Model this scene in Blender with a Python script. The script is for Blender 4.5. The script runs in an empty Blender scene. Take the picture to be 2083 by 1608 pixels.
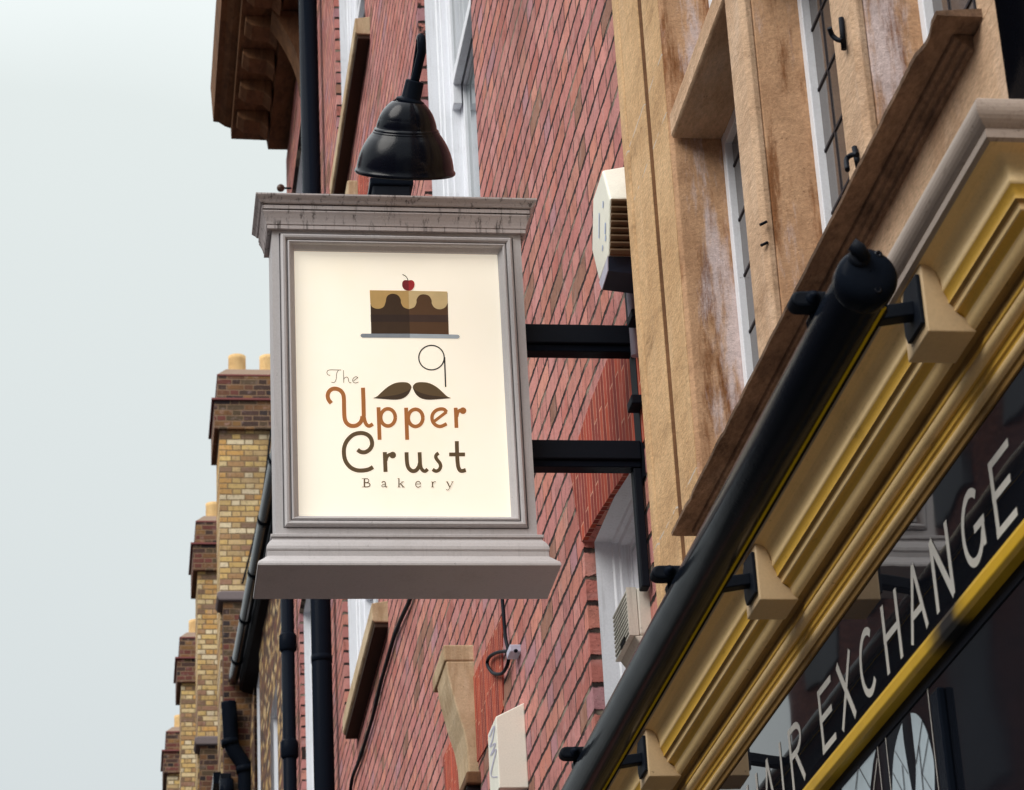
import bpy, math, random
from mathutils import Vector, noise as mnoise
random.seed(7)
scene = bpy.context.scene
C = scene.collection
V = Vector

# ------------------------------------------------------------------ camera (eye at the origin, ground 1.6 m below)
F_PX, PX0, PY0 = 5500.0, 1041.5, 804.0
YAW, PITCH, ROLL = 0.15645611, 0.4229914, -0.05391223
fw = V((math.sin(YAW) * math.cos(PITCH), math.cos(YAW) * math.cos(PITCH), math.sin(PITCH)))
r0 = fw.cross(V((0, 0, 1))).normalized()
u0 = r0.cross(fw)
rt = r0 * math.cos(ROLL) + u0 * math.sin(ROLL)
up = -r0 * math.sin(ROLL) + u0 * math.cos(ROLL)


def ray(px, py):
    return rt * ((px - PX0) / F_PX) - up * ((py - PY0) / F_PX) + fw


def U(px, py, ax, val):
    """point of the real plane <axis> = val that was measured at a photo position"""
    r = ray(px, py)
    return r * (val / r[ax])


cam_d = bpy.data.cameras.new('camera')
cam = bpy.data.objects.new('camera', cam_d)
C.objects.link(cam)
from mathutils import Matrix
cam.matrix_world = Matrix(((rt.x, up.x, -fw.x, 0), (rt.y, up.y, -fw.y, 0), (rt.z, up.z, -fw.z, 0), (0, 0, 0, 1)))
cam_d.sensor_width = 36
cam_d.lens = F_PX / 2083 * 36
cam_d.clip_start = 0.05
cam_d.clip_end = 2000
cam_d.dof.use_dof = True
cam_d.dof.focus_distance = 6.3
cam_d.dof.aperture_fstop = 20
scene.camera = cam

# ------------------------------------------------------------------ node helpers
class G:
    def __init__(s, name):
        s.m = bpy.data.materials.new(name)
        s.m.use_nodes = True
        s.nt = s.m.node_tree
        s.b = s.nt.nodes['Principled BSDF']
        s.pos = s.nt.nodes.new('ShaderNodeNewGeometry').outputs['Position']

    def put(s, sock, val):
        if isinstance(val, bpy.types.NodeSocket):
            s.nt.links.new(val, sock)
        elif isinstance(val, (tuple, list)) and len(val) == 3 and sock.type == 'RGBA':
            sock.default_value = (*val, 1)
        else:
            sock.default_value = val

    def math(s, op, a, b=0.0, c=None, clamp=False):
        n = s.nt.nodes.new('ShaderNodeMath')
        n.operation = op
        n.use_clamp = clamp
        s.put(n.inputs[0], a)
        s.put(n.inputs[1], b)
        if c is not None:
            s.put(n.inputs[2], c)
        return n.outputs[0]

    def mix(s, f, a, b, mode='MIX'):
        n = s.nt.nodes.new('ShaderNodeMix')
        n.data_type = 'RGBA'
        n.blend_type = mode
        s.put(n.inputs[0], f)
        s.put(n.inputs[6], a)
        s.put(n.inputs[7], b)
        return n.outputs[2]

    def sep(s, v):
        n = s.nt.nodes.new('ShaderNodeSeparateXYZ')
        s.put(n.inputs[0], v)
        return n.outputs

    def comb(s, x, y, z):
        n = s.nt.nodes.new('ShaderNodeCombineXYZ')
        for i, q in enumerate((x, y, z)):
            s.put(n.inputs[i], q)
        return n.outputs[0]

    def vmul(s, v, k):
        n = s.nt.nodes.new('ShaderNodeVectorMath')
        n.operation = 'MULTIPLY'
        s.put(n.inputs[0], v)
        n.inputs[1].default_value = k
        return n.outputs[0]

    def noise(s, scale, vec=None, detail=4, rough=0.55, col=False):
        n = s.nt.nodes.new('ShaderNodeTexNoise')
        s.put(n.inputs['Vector'], vec if vec is not None else s.pos)
        n.inputs['Scale'].default_value = scale
        n.inputs['Detail'].default_value = detail
        n.inputs['Roughness'].default_value = rough
        return n.outputs['Color' if col else 'Fac']

    def white(s, vec):
        n = s.nt.nodes.new('ShaderNodeTexWhiteNoise')
        n.noise_dimensions = '3D'
        s.put(n.inputs['Vector'], vec)
        return n.outputs['Value']

    def ramp(s, f, stops, interp='LINEAR'):
        n = s.nt.nodes.new('ShaderNodeValToRGB')
        n.color_ramp.interpolation = interp
        e = n.color_ramp.elements
        while len(e) < len(stops):
            e.new(0.5)
        for i, (p, c) in enumerate(stops):
            e[i].position = p
            e[i].color = (*c, 1) if isinstance(c, (tuple, list)) else (c, c, c, 1)
        s.put(n.inputs[0], f)
        return n.outputs[0]

    def step(s, x, a, b):
        n = s.nt.nodes.new('ShaderNodeMapRange')
        n.interpolation_type = 'SMOOTHSTEP'
        s.put(n.inputs[0], x)
        s.put(n.inputs[1], a)
        s.put(n.inputs[2], b)
        return n.outputs[0]

    def bump(s, h, strength=0.5, dist=0.01):
        n = s.nt.nodes.new('ShaderNodeBump')
        n.inputs['Strength'].default_value = strength
        n.inputs['Distance'].default_value = dist
        s.put(n.inputs['Height'], h)
        s.nt.links.new(n.outputs[0], s.b.inputs['Normal'])

    def out(s, color=None, rough=0.7, spec=None, metal=None, ior=None):
        if color is not None:
            s.put(s.b.inputs['Base Color'], color)
        s.put(s.b.inputs['Roughness'], rough)
        if spec is not None:
            s.put(s.b.inputs['Specular IOR Level'], spec)
        if metal is not None:
            s.put(s.b.inputs['Metallic'], metal)
        if ior is not None:
            s.put(s.b.inputs['IOR'], ior)
        return s.m


def lin(r, g, b):
    f = lambda c: (c / 255 / 12.92) if c <= 10 else ((c / 255 + 0.055) / 1.055) ** 2.4
    return (f(r), f(g), f(b))


def brick_mat(name, palette, mortar, weather=1.0, vary=0.24, h=0.075, L=0.225, u_ax=1, v_ax=2, joint=0.010, bump=0.6, header=True, dirt=0.25, joint2=None, speck=0.0):
    g = G(name)
    wob = g.sep(g.vmul(g.noise(9, detail=3, col=True), (1, 1, 1)))
    p = g.sep(g.pos)
    u = g.math('ADD', p[u_ax], g.math('MULTIPLY', g.math('SUBTRACT', wob[0], 0.5), 0.012))
    v = g.math('ADD', p[v_ax], g.math('MULTIPLY', g.math('SUBTRACT', wob[1], 0.5), 0.010))
    v = g.math('ADD', v, 50.0)
    u = g.math('ADD', u, 50.0)
    row = g.math('FLOOR', g.math('DIVIDE', v, h))
    vf = g.math('SUBTRACT', v, g.math('MULTIPLY', row, h))
    per = L * 1.5 if header else L
    par = g.math('MODULO', row, 2.0)
    jit = g.math('MULTIPLY', g.math('SUBTRACT', g.white(g.comb(row, 3.3, 1.7)), 0.5), L * 0.12)
    uu = g.math('ADD', g.math('ADD', u, jit), g.math('MULTIPLY', par, per / 2 + (0.0 if header else 0)))
    cell = g.math('FLOOR', g.math('DIVIDE', uu, per))
    f = g.math('SUBTRACT', uu, g.math('MULTIPLY', cell, per))
    if header:
        ish = g.math('GREATER_THAN', f, L)
        loc = g.math('SUBTRACT', f, g.math('MULTIPLY', ish, L))
        ln = g.math('SUBTRACT', L, g.math('MULTIPLY', ish, L * 0.5))
        idn = g.math('ADD', g.math('MULTIPLY', cell, 2.0), ish)
    else:
        loc, ln, idn = f, L, cell
    eu = g.math('MINIMUM', loc, g.math('SUBTRACT', ln, loc))
    ev = g.math('MINIMUM', vf, g.math('SUBTRACT', h, vf))
    rag = g.math('MULTIPLY', g.math('SUBTRACT', g.noise(42, detail=5, rough=0.7), 0.5), joint * 1.5)
    j = joint / 2
    a = g.step(g.math('ADD', ev, rag), j * 0.7, j * 1.5)
    b = g.step(g.math('ADD', eu, rag), (joint2 or joint) / 2 * 0.6, (joint2 or joint) / 2 * 1.5)
    face = g.math('MULTIPLY', a, b)
    hsh = g.white(g.comb(idn, row, 0.37))
    h2 = g.white(g.comb(row, idn, 5.1))
    n = len(palette)
    stops = [(i / n, c) for i, c in enumerate(palette)]
    col = g.ramp(hsh, stops, 'CONSTANT')
    val = g.math('ADD', 1.0 - vary / 2, g.math('MULTIPLY', h2, vary))
    col = g.mix(1.0, col, g.comb(val, val, val), 'MULTIPLY')
    # weathering inside each brick
    st = g.noise(26, g.vmul(g.pos, (1, 1, 0.55)), detail=6, rough=0.7)
    col = g.mix(g.math('MULTIPLY', g.step(st, 0.46, 0.78), weather), col, g.mix(0.6, col, (0.06, 0.025, 0.02)))
    pale = g.noise(14, detail=5)
    col = g.mix(g.math('MULTIPLY', g.step(pale, 0.52, 0.78), 0.35 * weather), col, (0.62, 0.44, 0.42))
    pit = g.step(g.noise(170, detail=2), 0.66, 0.73)
    col = g.mix(g.math('MULTIPLY', pit, 0.75 * weather), col, (0.03, 0.018, 0.016))
    big = g.noise(0.9, detail=3)
    col = g.mix(g.math('MULTIPLY', g.step(big, 0.5, 0.75), dirt), col, (0.10, 0.06, 0.05))
    mcol = mortar
    if speck:
        mcol = g.mix(g.math('MULTIPLY', g.step(g.noise(6, detail=3), 0.50, 0.66), speck), mortar, (0.36, 0.29, 0.22))
    col = g.mix(face, mcol, col)
    hh = g.math('ADD', g.math('MULTIPLY', face, g.math('ADD', 0.75, g.math('MULTIPLY', h2, 0.5))), g.math('MULTIPLY', g.noise(120, detail=3), 0.22))
    g.bump(hh, bump, 0.012)
    return g.out(col, 0.9, 0.25)


def stone_mat(name, base, dark, pale, streak=1.0, joints=(), grain=0.35, soot=0.35):
    g = G(name)
    p = g.sep(g.pos)
    q = g.vmul(g.pos, (1, 0.32, 1))
    blot = g.noise(4.5, q, detail=7, rough=0.65)
    col = g.mix(g.step(blot, 0.36, 0.66), base, tuple(0.62 * a + 0.38 * b for a, b in zip(base, dark)))
    sv = g.noise(1.0, g.vmul(g.pos, (17, 6, 2.6)), detail=8, rough=0.66)
    col = g.mix(g.math('MULTIPLY', g.step(sv, 0.47, 0.60), streak), col, dark)
    sv2 = g.noise(1.0, g.vmul(g.pos, (14, 5, 2.2)), detail=9, rough=0.70)
    col = g.mix(g.math('MULTIPLY', g.step(sv2, 0.50, 0.66), 0.9 * streak), col, pale)
    so_ = g.noise(9.0, q, detail=8, rough=0.75)
    col = g.mix(g.math('MULTIPLY', g.step(so_, 0.54, 0.76), soot), col, tuple(0.35 * c for c in dark))
    gr = g.noise(150, q, detail=3, rough=0.85)
    gr2 = g.noise(48, q, detail=5, rough=0.75)
    k = g.math('ADD', 1.0 - grain * 1.22, g.math('ADD', g.math('MULTIPLY', gr, grain * 1.7), g.math('MULTIPLY', gr2, grain * 0.75)))
    col = g.mix(1.0, col, g.comb(k, k, k), 'MULTIPLY')
    pit = g.step(g.noise(85, q, detail=2), 0.70, 0.76)
    col = g.mix(g.math('MULTIPLY', pit, 0.5), col, tuple(0.3 * c for c in dark))
    for z in joints:
        zz = g.math('ADD', p[2], g.math('MULTIPLY', g.math('SUBTRACT', g.noise(12), 0.5), 0.008))
        d = g.math('ADD', g.math('ABSOLUTE', g.math('SUBTRACT', zz, z)), g.math('MULTIPLY', g.step(g.noise(16, detail=4), 0.42, 0.62), 0.004))
        col = g.mix(g.math('SUBTRACT', 1.0, g.step(d, 0.0012, 0.0036)), col, (0.56, 0.48, 0.40))
    g.bump(g.math('ADD', gr, g.math('MULTIPLY', g.noise(34, q, detail=6, rough=0.7), 1.2)), 0.38, 0.006)
    return g.out(col, 0.92, 0.2)


def paint_mat(name, col, rough=0.5, spec=0.4, dirt=(0.05, 0.04, 0.035), amount=0.35, streak=0.0, chips=0.0, bump=0.08, along=0.0):
    g = G(name)
    n = g.noise(7, detail=6, rough=0.65)
    c = g.mix(g.math('MULTIPLY', g.step(n, 0.52, 0.78), amount), col, tuple(0.5 * a + 0.5 * b for a, b in zip(col, dirt)))
    f = g.noise(220, detail=2)
    k = g.math('ADD', 0.90, g.math('MULTIPLY', f, 0.2))
    c = g.mix(1.0, c, g.comb(k, k, k), 'MULTIPLY')
    if streak:
        sn = g.noise(1.0, g.vmul(g.pos, (85, 85, 4.0)), detail=4, rough=0.7)
        c = g.mix(g.math('MULTIPLY', g.step(sn, 0.53, 0.70), streak), c, dirt)
    if chips:
        cn = g.noise(60, detail=5, rough=0.75)
        c = g.mix(g.math('MULTIPLY', g.step(cn, 0.66, 0.71), chips), c, dirt)
    if along:
        an = g.noise(1.0, g.vmul(g.pos, (140, 2.2, 140)), detail=5, rough=0.7)
        c = g.mix(g.math('MULTIPLY', g.step(an, 0.50, 0.68), along), c, tuple(0.35 * a + 0.65 * b for a, b in zip(col, dirt)))
        an2 = g.noise(1.0, g.vmul(g.pos, (60, 14, 60)), detail=6, rough=0.75)
        c = g.mix(g.math('MULTIPLY', g.step(an2, 0.58, 0.66), along), c, dirt)
    g.bump(g.math('ADD', f, g.math('MULTIPLY', n, 2)), bump, 0.004)
    return g.out(c, g.math('ADD', rough, g.math('MULTIPLY', n, 0.15)), spec)


def plain(name, col, rough=0.6, spec=0.3, metal=0.0):
    g = G(name)
    n = g.noise(40, detail=4)
    k = g.math('ADD', 0.88, g.math('MULTIPLY', n, 0.24))
    return g.out(g.mix(1.0, col, g.comb(k, k, k), 'MULTIPLY'), rough, spec, metal)


def glass_mat(name, col, rough=0.03, ior=1.6, wave=0.02):
    g = G(name)
    g.bump(g.noise(3.0, detail=2), wave, 0.05)
    n = g.noise(3.5, detail=4)
    c = g.mix(n, tuple(x * 0.6 for x in col), tuple(x * 1.3 for x in col))
    return g.out(c, rough, 0.5, 0.0, ior)


M = {}
RED = [lin(202, 136, 128), lin(196, 128, 122), lin(208, 142, 134), lin(204, 132, 116), lin(192, 122, 116), lin(200, 134, 130),
       lin(208, 138, 122), lin(196, 126, 122), lin(188, 114, 104), lin(210, 144, 128), lin(202, 138, 134), lin(196, 124, 112), lin(198, 130, 124), lin(204, 138, 130), lin(194, 126, 120), lin(206, 138, 126),
       lin(200, 130, 122), lin(156, 112, 94), lin(186, 134, 140), lin(198, 128, 118)]
RED = [tuple(0.94 * a + 0.06 * b for a, b in zip(c, lin(196, 140, 124))) for c in RED]
M['brick'] = brick_mat('red_brick', RED, lin(52, 40, 38), joint=0.0115, joint2=0.0055, bump=1.1, dirt=0.35, speck=0.75)
M['gauged'] = brick_mat('gauged_brick', [lin(176, 72, 50), lin(164, 62, 46), lin(188, 82, 58), lin(150, 56, 44), lin(140, 54, 46)],
                        lin(206, 150, 126), weather=0.3, vary=0.35, h=0.040, L=0.30, u_ax=2, v_ax=1, joint=0.0044, bump=0.3, header=False, dirt=0.6)
STOCK = [lin(214, 178, 116), lin(202, 168, 116), lin(224, 198, 150), lin(174, 136, 96), lin(212, 164, 100), lin(228, 208, 172), lin(140, 112, 90), lin(198, 168, 122), lin(218, 184, 120), lin(160, 122, 98)]
M['stock'] = brick_mat('stock_brick', STOCK, lin(136, 114, 86), h=0.067, L=0.2, joint=0.012, bump=0.6, u_ax=0, dirt=0.5)
STOCKD = [lin(110, 76, 58), lin(72, 56, 50), lin(128, 92, 62), lin(58, 50, 50), lin(112, 66, 58), lin(92, 76, 58), lin(140, 104, 66), lin(84, 62, 56)]
M['stock_dark'] = brick_mat('sooty_stock_brick', STOCKD, lin(134, 108, 86), h=0.067, L=0.2, joint=0.012, bump=0.6, u_ax=0, dirt=0.4)
M['stock_side'] = brick_mat('brown_brick', STOCKD + STOCK[:3], lin(120, 92, 70), h=0.067, L=0.2, joint=0.011, bump=0.5, u_ax=1, dirt=0.4)
M['opp'] = brick_mat('dark_brick', [lin(92, 50, 44), lin(80, 44, 40), lin(104, 60, 50)], lin(60, 48, 44), bump=0.4)
JZ = [U(1300, 378, 0, 1.14).z, U(1295, 255, 0, 1.14).z, U(1350, 1082, 0, 1.14).z]
M['stone'] = stone_mat('weathered_sandstone', lin(210, 178, 148), lin(150, 108, 74), lin(216, 198, 184), 0.25, grain=0.6, soot=0.55)
M['pilaster'] = stone_mat('pilaster_sandstone', lin(210, 174, 132), lin(160, 118, 76), lin(220, 196, 166), 0.18, joints=JZ, grain=0.65, soot=0.6)
M['reveal'] = stone_mat('stained_sandstone', lin(196, 156, 122), lin(120, 74, 40), lin(216, 200, 200), 0.9, grain=0.6, soot=0.35)
M['stone_sill'] = stone_mat('brown_sandstone', lin(134, 108, 88), lin(72, 56, 48), lin(160, 136, 116), 0.5, grain=0.8, soot=0.9)
M['stone_far'] = stone_mat('pale_stone', lin(206, 184, 152), lin(150, 118, 84), lin(220, 204, 180), 0.4)
M['stone_brown'] = stone_mat('soot_brown_stone', lin(124, 88, 60), lin(80, 58, 44), lin(146, 108, 80), 0.5)
M['sign_paint'] = paint_mat('grey_mauve_paint', lin(188, 184, 185), 0.5, 0.35, lin(60, 48, 44), 0.25, 0.10, 0.5)
M['sign_cornice'] = paint_mat('grey_weathered_paint', lin(184, 175, 174), 0.55, 0.35, lin(46, 39, 37), 0.35, 0.75, 0.6)
M['white_paint'] = paint_mat('white_paint', lin(238, 240, 246), 0.5, 0.35, lin(120, 112, 108), 0.35, 0.18, 0.4)
M['cream'] = paint_mat('cream_shop_paint', lin(228, 196, 142), 0.42, 0.4, lin(106, 80, 38), 0.40, 0.0, 0.6, along=0.16)
M['corbel'] = paint_mat('greyed_cream_paint', lin(200, 172, 134), 0.5, 0.35, lin(80, 62, 44), 0.5, 0.0, 0.5)
M['cream_lip'] = paint_mat('faded_lip_paint', lin(164, 150, 140), 0.5, 0.4, lin(56, 46, 42), 0.6, 0.0, 0.8, along=0.4)
M['ochre'] = paint_mat('ochre_shop_paint', lin(208, 164, 66), 0.45, 0.4, lin(76, 52, 18), 0.45, 0.0, 0.7, along=0.25)  # yellow bounce light put into the moulding colour
M['ochre_dark'] = paint_mat('dirty_ochre_paint', lin(146, 112, 60), 0.55, 0.3, lin(40, 30, 20), 0.6, 0.0, 0.9, along=0.4)  # darker bounce tone for the shaded bands, plus dirt
M['yellow'] = paint_mat('yellow_rail_paint', lin(238, 196, 40), 0.35, 0.5, lin(120, 84, 10), 0.35, 0.0, 0.4)
def shadow_gap_rail():
    g = G('yellow_rail_paint')
    p = g.sep(g.pos)
    d = g.math('ABSOLUTE', g.math('SUBTRACT', g.math('ADD', p[1], g.math('MULTIPLY', g.math('SUBTRACT', g.noise(5, detail=3), 0.5), 0.16)), 3.33))
    n = g.noise(9, detail=5)
    c = g.mix(g.math('MULTIPLY', g.step(n, 0.5, 0.75), 0.35), lin(218, 174, 40), lin(150, 112, 20))
    c = g.mix(g.math('SUBTRACT', 1.0, g.step(d, 0.03, 0.13)), c, (0.012, 0.012, 0.012))  # blurred shadow gap painted into the rail colour
    g.bump(g.noise(200, detail=2), 0.05, 0.003)
    return g.out(c, 0.35, 0.4)


M['yellow'] = shadow_gap_rail()
M['fabric'] = plain('yellow_awning_fabric', lin(250, 205, 30), 0.8, 0.2)
M['black_gloss'] = paint_mat('black_gloss_enamel', lin(11, 14, 24), 0.12, 0.20, lin(24, 24, 28), 0.3, 0.0, 0.25, bump=0.05)
M['black_satin'] = paint_mat('black_satin_metal', lin(20, 25, 34), 0.12, 0.012, lin(26, 26, 30), 0.35, 0.0, 0.3)
M['black_matt'] = paint_mat('black_matt_iron', lin(17, 22, 31), 0.5, 0.10, lin(32, 32, 36), 0.35, 0.0, 0.4)
M['soot'] = plain('soot_black', lin(34, 30, 32), 0.9, 0.1)  # plain dark tone, also stands for the shade between the vent slats
M['glass_shop'] = glass_mat('shop_glass', lin(24, 26, 33), 0.02, 1.75, 0.012)
M['glass_low'] = glass_mat('shop_window_glass', lin(20, 23, 30), 0.04, 1.28, 0.012)
M['glass_lead'] = glass_mat('leaded_glass', lin(88, 82, 80), 0.08, 1.45, 0.06)
M['glass_sky'] = glass_mat('sash_glass', lin(120, 128, 132), 0.02, 2.2, 0.01)
M['letter'] = plain('faded_white_letter', lin(206, 203, 196), 0.6, 0.2)
M['decal'] = plain('frosted_decal', lin(176, 190, 198), 0.6, 0.2)
M['lead'] = plain('lead_strip', lin(46, 42, 48), 0.6, 0.3)
M['box_white'] = paint_mat('white_plastic', lin(238, 236, 222), 0.35, 0.4, lin(120, 120, 110), 0.25, 0.0, 0.2)
M['box_beige'] = paint_mat('aged_beige_plastic', lin(222, 217, 204), 0.5, 0.3, lin(90, 76, 60), 0.5, 0.2, 0.4)
M['louver'] = plain('brown_louver', lin(120, 100, 78), 0.7, 0.2)
M['navy'] = plain('navy_plastic', lin(26, 34, 52), 0.45, 0.3)
M['lavender'] = plain('pale_plastic_edge', lin(190, 188, 206), 0.5, 0.3)
M['blue'] = plain('faded_blue_print', lin(176, 190, 220), 0.6, 0.2)
M['pot'] = stone_mat('clay_pot', lin(222, 186, 132), lin(190, 146, 96), lin(230, 200, 150), 0.3)
M['red_tile'] = plain('red_creasing_tile', lin(132, 78, 76), 0.8, 0.2)
M['flaunch'] = plain('mortar_flaunching', lin(150, 128, 112), 0.9, 0.2)
M['coping'] = plain('grey_coping_stone', lin(128, 116, 116), 0.9, 0.2)
M['asphalt'] = plain('asphalt', (0.045, 0.045, 0.048), 0.9, 0.2)
M['paving'] = plain('paving_stone', (0.11, 0.105, 0.10), 0.9, 0.2)
M['slate'] = plain('roof_slate', (0.07, 0.075, 0.085), 0.7, 0.3)
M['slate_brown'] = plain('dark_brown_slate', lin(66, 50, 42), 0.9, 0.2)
M['bronze'] = plain('brown_bronze', lin(88, 62, 50), 0.4, 0.5)
for k, c in dict(ink_orange=(190, 122, 68), ink_brown=(108, 88, 62), ink_dark=(46, 45, 46), ink_deep=(78, 62, 48), ink_the=(96, 82, 60),
                 cake_l=(74, 56, 42), cake_r=(100, 73, 52), band_l=(62, 48, 42), band_r=(77, 59, 52), ice_l=(206, 170, 110), ice_r=(227, 201, 150),
                 plate_l=(146, 154, 164), plate_r=(184, 196, 206), ch_l=(138, 48, 54), ch_r=(184, 56, 60)).items():
    M[k] = plain(k, lin(*c), 0.5, 0.2)
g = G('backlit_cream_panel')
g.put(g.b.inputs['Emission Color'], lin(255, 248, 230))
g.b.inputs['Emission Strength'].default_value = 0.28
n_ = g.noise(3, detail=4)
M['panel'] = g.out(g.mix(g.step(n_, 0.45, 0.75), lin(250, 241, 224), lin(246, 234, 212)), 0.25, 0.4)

# ------------------------------------------------------------------ mesh helpers
WORLD = {}


class MB:
    def __init__(s):
        s.v, s.f, s.sm = [], [], []

    def add(s, vs, fs, smooth=False):
        o = len(s.v)
        s.v += [V(p) for p in vs]
        s.f += [tuple(i + o for i in f) for f in fs]
        s.sm += [smooth] * len(fs)
        return s

    def box(s, x0, x1, y0, y1, z0, z1):
        vs = [(x, y, z) for x in (x0, x1) for y in (y0, y1) for z in (z0, z1)]
        return s.add(vs, [(0, 1, 3, 2), (4, 6, 7, 5), (0, 4, 5, 1), (2, 3, 7, 6), (0, 2, 6, 4), (1, 5, 7, 3)])

    def hexa(s, a, b):
        """two matching loops of points joined into a closed prism"""
        n = len(a)
        fs = [tuple(range(n))[::-1], tuple(range(n, 2 * n))]
        fs += [(i, (i + 1) % n, n + (i + 1) % n, n + i) for i in range(n)]
        return s.add(list(a) + list(b), fs)

    def prism_y(s, prof, y0, y1):
        return s.hexa([(x, y0, z) for x, z in prof], [(x, y1, z) for x, z in prof])

    def prism_z(s, prof, z0, z1):
        return s.hexa([(x, y, z0) for x, y in prof], [(x, y, z1) for x, y in prof])

    def prism_x(s, prof, x0, x1):
        return s.hexa([(x0, y, z) for y, z in prof], [(x1, y, z) for y, z in prof])

    def poly(s, pts):
        return s.add(pts, [tuple(range(len(pts)))])

    def tube(s, path, r, n=16, cap=True):
        path = [V(p) for p in path]
        rs = r if isinstance(r, (list, tuple)) else [r] * len(path)
        vs, fs = [], []
        t0 = (path[1] - path[0]).normalized()
        ref = V((0, 0, 1)) if abs(t0.z) < 0.9 else V((1, 0, 0))
        a = t0.cross(ref).normalized()
        for i, p in enumerate(path):
            t = (path[min(i + 1, len(path) - 1)] - path[max(i - 1, 0)]).normalized()
            a = (a - t * a.dot(t)).normalized()
            b = t.cross(a)
            for k in range(n):
                th = 2 * math.pi * k / n
                vs.append(p + (a * math.cos(th) + b * math.sin(th)) * rs[i])
        for i in range(len(path) - 1):
            for k in range(n):
                fs.append((i * n + k, i * n + (k + 1) % n, (i + 1) * n + (k + 1) % n, (i + 1) * n + k))
        s.add(vs, fs, True)
        if cap:
            m = len(path) - 1
            o = len(s.v) - len(vs)
            s.f += [tuple(o + k for k in range(n))[::-1], tuple(o + m * n + k for k in range(n))]
            s.sm += [False, False]
        return s

    def lathe(s, base, axis, prof, n=40):
        """prof: list of (distance along the axis, radius)"""
        axis = V(axis).normalized()
        a = axis.cross(V((1, 0, 0))).normalized()
        b = axis.cross(a)
        vs, fs = [], []
        for h, r in prof:
            for k in range(n):
                th = 2 * math.pi * k / n
                vs.append(V(base) + axis * h + (a * math.cos(th) + b * math.sin(th)) * max(r, 1e-4))
        for i in range(len(prof) - 1):
            for k in range(n):
                fs.append((i * n + k, i * n + (k + 1) % n, (i + 1) * n + (k + 1) % n, (i + 1) * n + k))
        return s.add(vs, fs, True)

    def rings(s, loops, close_first=False, close_last=False, smooth=False):
        n = len(loops[0])
        vs = [p for l in loops for p in l]
        fs = []
        for i in range(len(loops) - 1):
            for k in range(n):
                fs.append((i * n + k, i * n + (k + 1) % n, (i + 1) * n + (k + 1) % n, (i + 1) * n + k))
        if close_first:
            fs.append(tuple(range(n))[::-1])
        if close_last:
            fs.append(tuple((len(loops) - 1) * n + k for k in range(n)))
        return s.add(vs, fs, smooth)

    def ribbon(s, pts, w, fmap):
        n = len(pts)
        L, R_ = [], []
        for i, p in enumerate(pts):
            a, b = pts[max(i - 1, 0)], pts[min(i + 1, n - 1)]
            dx, dy = b[0] - a[0], b[1] - a[1]
            l = math.hypot(dx, dy) or 1
            ww = (w[i] if isinstance(w, (list, tuple)) else w) / 2
            nx, ny = -dy / l * ww, dx / l * ww
            L.append(fmap(p[0] + nx, p[1] + ny))
            R_.append(fmap(p[0] - nx, p[1] - ny))
        return s.add(L + R_, [(i, i + 1, n + i + 1, n + i) for i in range(n - 1)])

    def build(s, name, mat, parent=None, loc=None, bevel=0.0, kind=None):
        me = bpy.data.meshes.new(name)
        off = WORLD[parent.name] if parent else V(loc or (0, 0, 0))
        me.from_pydata([tuple(p - off) for p in s.v], [], s.f)
        me.update()
        import bmesh
        bm = bmesh.new()
        bm.from_mesh(me)
        bmesh.ops.recalc_face_normals(bm, faces=bm.faces)
        bm.to_mesh(me)
        bm.free()
        for p, q in zip(me.polygons, s.sm):
            p.use_smooth = q
        me.materials.append(M[mat])
        o = bpy.data.objects.new(name, me)
        C.objects.link(o)
        if parent:
            o.parent = parent
        else:
            o.location = off
        WORLD[o.name] = off
        if bevel:
            b = o.modifiers.new('bevel', 'BEVEL')
            b.width = bevel
            b.segments = 2
            b.limit_method = 'ANGLE'
            b.angle_limit = math.radians(40)
        if kind:
            o['kind'] = kind
        return o


def thing(name, label, cat, loc, group=None):
    o = bpy.data.objects.new(name, None)
    C.objects.link(o)
    o.location = loc
    o.empty_display_size = 0.1
    o['label'] = label
    o['category'] = cat
    if group:
        o['group'] = group
    WORLD[o.name] = V(loc)
    return o


def tag(o, label, cat, group=None):
    o['label'] = label
    o['category'] = cat
    if group:
        o['group'] = group
    return o


def cr(pts, n=6):
    """Catmull-Rom through the points"""
    out = []
    for i in range(len(pts) - 1):
        p0, p1, p2, p3 = pts[max(i - 1, 0)], pts[i], pts[i + 1], pts[min(i + 2, len(pts) - 1)]
        for k in range(n):
            t = k / n
            out.append(tuple(0.5 * (2 * b + (c - a) * t + (2 * a - 5 * b + 4 * c - d) * t * t + (3 * b - a - 3 * c + d) * t ** 3)
                             for a, b, c, d in zip(p0, p1, p2, p3)))
    out.append(tuple(pts[-1]))
    return out


def ell(cx, cy, rx, ry, a0=0, a1=360, n=32):
    return [(cx + rx * math.cos(math.radians(a0 + (a1 - a0) * i / n)), cy + ry * math.sin(math.radians(a0 + (a1 - a0) * i / n))) for i in range(n + 1)]


# ------------------------------------------------------------------ setting
MB().poly([(-400, -200, -1.72), (400, -200, -1.72), (400, 900, -1.72), (-400, 900, -1.72)]).build('road', 'asphalt', kind='structure')
MB().box(-1.3, 1.6, -30, 80, -1.80, -1.60).build('pavement', 'paving', kind='structure')

XB, XS, XG = 1.22, 1.14, 1.12

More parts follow.
